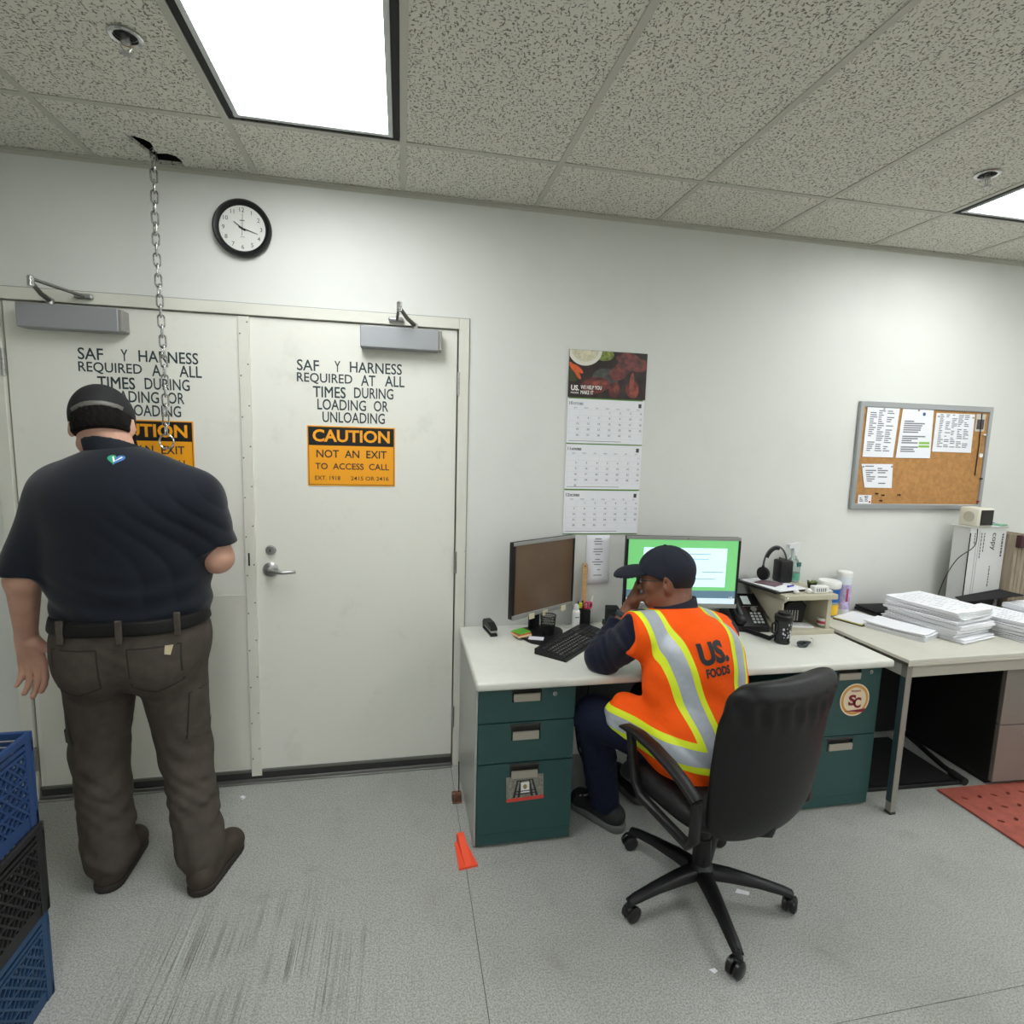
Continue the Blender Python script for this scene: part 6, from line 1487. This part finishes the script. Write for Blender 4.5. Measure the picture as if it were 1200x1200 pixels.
sd = nrm(V3(-0.57, -0.82, 0)-dirh*(V3(-0.57, -0.82, 0) @ dirh)); pn_ = np.cross(sd, dirh)
if pn_ @ f2 > 0: pn_ = -pn_
body2 += hand_prims(w2, dirh, pn_, sd, 1.10, (68, 85, 60), (0.75, 0.45, 0.65), 20)
body2 += hand_prims(wr_, (-0.9, 0.35, -0.10), (0, 0, -1), (0.2, 0.9, 0), 1.0, (18, 20, 15))
vol_obj('body', body2, 0.0044, SKIN2, m2)
M_NAVY = mat('navy_cotton', (16,22,42), 0.85, bump=0.2, bscale=160, spec=0.2, sheen=0.1)
def wr2(P):
    x, y, z = P[:, 0], P[:, 1], P[:, 2]; return 0.0020*np.sin(80*(x*0.6-y*0.5+z*0.3)+4*np.sin(z*19+x*9))+0.0012*np.sin(150*x+70*z+3*np.sin(y*40))
cw_ = nrm(w2-e2)
jk = vol_obj('jacket', [C(l2, e2, 0.074, 0.072, 0.03), C(e2, w2, 0.070, 0.044, 0.03, None, [(tuple(w2-cw_*0.085), tuple(cw_))]), C(r2_, er, 0.078, 0.066, 0.03), C(er, wr_, 0.060, 0.044, 0.03, None, [(tuple(wr_-nrm(wr_-er)*0.02), tuple(nrm(wr_-er)))]),
    C(p2, c2, 0.175, 0.178, 0.04, (fw_, 0.72)), C(l2, r2_, 0.07, k=0.06), C(c2, n2-V3(0, 0, 0.05), 0.14, 0.08, 0.05)], 0.0062, M_NAVY, m2, disp=wr2, smooth=1)
vol_obj('jacket_collar', [C(n2-V3(0, 0, 0.05), n2+nrm(hL2(0, -0.03, -0.04)-n2)*0.10, 0.092, 0.078, 0.02)], 0.005, mat('navy_collar2', (18,22,38), 0.85), jk, cuts=[(tuple(n2+V3(0, 0, 0.052)), tuple(nrm(V3(-0.25, 0.2, 1))))])
# safety vest
M_VEST = mat('vest_orange', (255,92,14), 0.75, bump=0.2, bscale=90, spec=0.2)
def vest_wr(P):
    x, y, z = P[:, 0], P[:, 1], P[:, 2]; m = np.clip((0.80-z)/0.12, 0, 1)
    side = 1/(1+np.exp((x-1.02)*30))
    return -0.008*m*(0.35+0.65*side)*(np.abs(np.sin(42*(x*0.8+y*0.25)+26*z+1.2*np.sin(z*22)))**0.7-0.6)+0.0015*np.sin(60*z+40*x)
spine = nrm(n2-p2)
arm_cutL = [(tuple(l2-rt_*0.055-UZ*0.01), tuple(nrm(-rt_+0.10*UZ+0.15*fw_)))]; arm_cutR = [(tuple(r2_+rt_*0.045), tuple(rt_))]
vest = [C(p2+UZ*0.06, c2, 0.195, 0.192, 0.05, (fw_, 0.74)), C(c2, n2-V3(0, 0, 0.09)+fw_*0.0, 0.190, 0.125, 0.06, (fw_, 0.74)), C(l2+rt_*0.03, r2_-rt_*0.03, 0.084, k=0.06, cut=arm_cutL), C(n2-UZ*0.035, l2-rt_*0.03, 0.074, 0.082, 0.05, None, arm_cutL), C(n2-UZ*0.035, r2_, 0.074, 0.084, 0.05, None, arm_cutR),
    EL(c2-fw_*0.055+UZ*0.03, V3(0.155, 0.10, 0.17), (rt_, fw_, UZ), 0.06),
    C(p2-rt_*0.04+UZ*0.0, p2+rt_*0.06, 0.175, k=0.06), C(hl+UZ*0.045-fw_*0.03, hl*0.42+kl_*0.58+UZ*0.055, 0.120, 0.088, 0.05), C(hr+UZ*0.03, hr*0.6+kr*0.4+UZ*0.04, 0.11, 0.085, 0.05)]
hemn = nrm(-UZ*1.0+fw_*0.10)
vs = vol_obj('safety_vest', vest, 0.0062, M_VEST, m2, disp=vest_wr, smooth=2, cuts=[(tuple(p2-UZ*0.070), (0.05, 0.25, -1.0)), (tuple(n2+UZ*0.030), tuple(nrm(UZ+fw_*0.25)))])
def stripe(name, planes, m, parent, lift):
    """clean-cut strip of the vest surface between planes, lifted off it"""
    bm = bmesh.new(); bm.from_mesh(vs.data); bm.normal_update()
    for pt, n in planes:
        g = bm.verts[:]+bm.edges[:]+bm.faces[:]
        bmesh.ops.bisect_plane(bm, geom=g, plane_co=Vector(pt), plane_no=Vector(n).normalized(), clear_outer=True)
    bm.normal_update()
    for v in bm.verts: v.co += v.normal*lift
    b = B(); b.bm.free(); b.bm = bm
    me = bpy.data.meshes.new(name); bm.to_mesh(me); bm.free(); me.materials.append(m)
    me.polygons.foreach_set('use_smooth', [True]*len(me.polygons))
    o = bpy.data.objects.new(name, me); link(o, parent); return o
M_LIME = mat('lime_tape', (226,242,40), 0.6); M_SILVER = mat('silver_tape', (172,178,186), 0.45, 0.15, var=0.06, vscale=60)
RTS = nrm(rt_*0.96-spine*0.0)
def vstripe(uc, sl_, wd, m, nm, par, lift):
    # across the shoulder blade: planes perpendicular to the torso's right axis, fanned a little
    o = c2; q_ = nrm(rt_+UZ*sl_); P = [(tuple(o+rt_*uc-q_*wd/2), tuple(-q_)), (tuple(o+rt_*uc+q_*wd/2), tuple(q_)), (tuple(p2+UZ*0.075), (0.0, 0.1, -1.0))]
    return stripe(nm, P, m, par, lift)
def hstripe(zc, wd, m, nm, par, lift):
    n = nrm(V3(0.10, 0.10, 1.0)); o = p2+UZ*zc
    return stripe(nm, [(tuple(o+n*wd/2), tuple(n)), (tuple(o-n*wd/2), tuple(-n))], m, par, lift)
for uc, sl_ in ((-0.128, 0.22), (0.088, -0.05)):
    a = vstripe(uc, sl_, 0.088, M_LIME, 'lime_stripe', vs, 0.0012); vstripe(uc, sl_, 0.048, M_SILVER, 'silver_tape', a, 0.0024)
a = hstripe(0.022, 0.098, M_LIME, 'lime_stripe', vs, 0.0020); hstripe(0.022, 0.052, M_SILVER, 'silver_tape', a, 0.0034)
# print on the back
bo_ = Vector(c2-fw_*0.15-rt_*0.030+UZ*0.080)
nb_ = Vector(-fw_*1.0+UZ*0.30); xb = Vector(rt_+UZ*0.10)
tx = lambda s, w_, h_, x, y, bo: (lambda b, F: text_into(b.bm, s, F, w_, h_, bo, x, y, 'C'))
decal(vs, bo_, xb, nb_, [('lettering', M_INK, tx('US.', 0.112, 0.080, 0.004, 0.0, 0.05), 0.001), ('lettering', M_INK, tx('FOODS', 0.094, 0.032, 0.006, -0.042, 0.045), 0.001)])
# trousers, shoes
vol_obj('trousers', [C(hl, kl_, 0.100, 0.082, 0.03), C(kl_, al, 0.080, 0.066, 0.03, None, [(tuple(al-UZ*0.03), (0, 0, -1))]), C(hr, kr, 0.100, 0.082, 0.03), C(kr, ar_, 0.080, 0.064, 0.03, None, [(tuple(ar_-UZ*0.03), (0, 0, -1))]), C(p2-rt_*0.05-UZ*0.03, p2+rt_*0.06-UZ*0.03, 0.145, k=0.05, flat=(UZ, 0.75))], 0.0065, mat('navy_trousers', (18,24,44), 0.85, bump=0.2, bscale=120, spec=0.2), m2, disp=pants_wr(0.003), smooth=1, cuts=[((0, 0, 0.425), (0, 0, -1))] if False else ())
for an, heel, toe in ((al, V3(0.925, -0.625, 0), V3(0.765, -0.385, 0)), (ar_, V3(1.10, -0.47, 0), V3(1.02, -0.20, 0))):
    d = nrm(toe-heel)
    u_ = [C(heel+d*0.045+UZ*0.060, toe-d*0.055+UZ*0.045, 0.042, 0.042, 0.03), C(an, heel+d*0.07+UZ*0.06, 0.046, 0.044, 0.03), EL(toe-d*0.055+UZ*0.045, V3(0.046, 0.046, 0.032), None, 0.03)]
    s_ = vol_obj('shoe', u_, 0.005, mat('black_shoe', (22,22,24), 0.7, bump=0.3, bscale=200), m2, cuts=[((0, 0, 0.026), (0, 0, -1))])
    vol_obj('sole', [C(heel+d*0.045+UZ*0.018, toe-d*0.05+UZ*0.018, 0.046, 0.050, 0.01)], 0.005, mat('sole_grey', (92,92,90), 0.6), s_, cuts=[((0, 0, 0.0), (0, 0, -1)), ((0, 0, 0.034), (0, 0, 1))], smooth=0)
    vol_obj('lace', [C(an+d*0.06+UZ*0.0+V3(0.01*k, 0, 0)*0-UZ*0.012*k+d*0.022*k-rt_*0.025, an+d*0.06-UZ*0.012*k+d*0.022*k+rt_*0.025, 0.004, k=0.001) for k in range(4)], 0.0025, M_GREYMET, s_, smooth=0)
# cap, glasses, hair, watch
M_CAP2 = mat('navy_cap', (22,28,42), 0.85, bump=0.15, bscale=220)
cutc = [(tuple(hL2(0, 0.06, 0.040)), tuple(-ax2[2]-0.42*ax2[1]*0.0+0.0*ax2[1])),]
c_o = vol_obj('cap', [EL(hL2(0, -0.008, 0.036), V3(0.088, 0.112, 0.096), ax2, 0.01)], 0.0042, M_CAP2, m2, cuts=[(tuple(hL2(0, -0.02, 0.002)), tuple(-ax2[2]+0.36*ax2[1]))])
bl = nrm(ax2[1]-0.10*ax2[2])
vol_obj('cap_bill', [EL(hL2(0, 0.118, 0.020), V3(0.076, 0.088, 0.040), ax2, 0.01), EL(hL2(0, 0.112, 0.006), V3(0.078, 0.094, 0.040), ax2, 0.004, sub=True)], 0.0042, M_CAP2, c_o)
vol_obj('cap_button', [EL(hL2(0, -0.008, 0.132), V3(0.009, 0.009, 0.005), ax2, 0.0)], 0.003, M_CAP2, c_o)
b = B()
for a in range(3):
    P = []
    for k in range(17):
        t = math.pi*k/16; ca, sa = math.cos(t), math.sin(t)
        P.append(Vector(hL2(0.0885*ca*math.cos(a*math.pi/3), -0.008+0.1125*ca*math.sin(a*math.pi/3), 0.036+0.0965*sa)))
    b.tube(P[2:-2], 0.0011, 5)
b.obj('panel_seam', mat('cap_seam', (15,19,30), 0.9), c_o)
vol_obj('hair', [EL(hL2(0, -0.014, 0.012), V3(0.0805, 0.101, 0.088), ax2, 0.01)], 0.004, mat('black_hair', (20,18,18), 0.8, bump=0.6, bscale=220), m2, cuts=[(tuple(hL2(0, -0.03, -0.050)), tuple(-ax2[2])), (tuple(hL2(0, -0.022, 0)), tuple(ax2[1]))])
gl = B()
for s in (-1, 1): gl.tube([Vector(hL2(s*0.034+0.024*math.cos(k*0.5236), 0.106-0.004*abs(math.cos(k*0.5236)), 0.004+0.019*math.sin(k*0.5236))) for k in range(12)], 0.0024, 6, closed=True)
gl.tube([Vector(hL2(-0.010, 0.107, 0.008)), Vector(hL2(0, 0.110, 0.010)), Vector(hL2(0.010, 0.107, 0.008))], 0.002, 6)
for s in (-1, 1): gl.tube([Vector(hL2(s*0.057, 0.102, 0.012)), Vector(hL2(s*0.076, 0.085, 0.012)), Vector(hL2(s*0.083, 0.0, 0.008)), Vector(hL2(s*0.083, -0.022, -0.004))], 0.0022, 6)
go = gl.obj('glasses', M_BLACK, m2, 60)
for s in (-1, 1): B().poly([Vector(hL2(s*0.034+0.023*math.cos(k*0.5236), 0.105, 0.004+0.018*math.sin(k*0.5236))) for k in range(12)]).obj('lens', mat('lens_clear', (220,225,228), 0.03, alpha=0.25), go)
for s in (-1, 1): B().ball(tuple(hL2(s*0.031, 0.0895, 0.001)), 0.008, 12, 8).obj('eye', mat('eye_white', (224,218,210), 0.3), m2, 180)
wt = w2-cw_*0.062
vol_obj('watch', [C(wt-cw_*0.011, wt+cw_*0.011, 0.041, k=0.0, cut=[(tuple(wt+cw_*0.011), tuple(cw_)), (tuple(wt-cw_*0.011), tuple(-cw_))])], 0.004, mat('watch_band', (40,58,66), 0.5), m2, smooth=0)
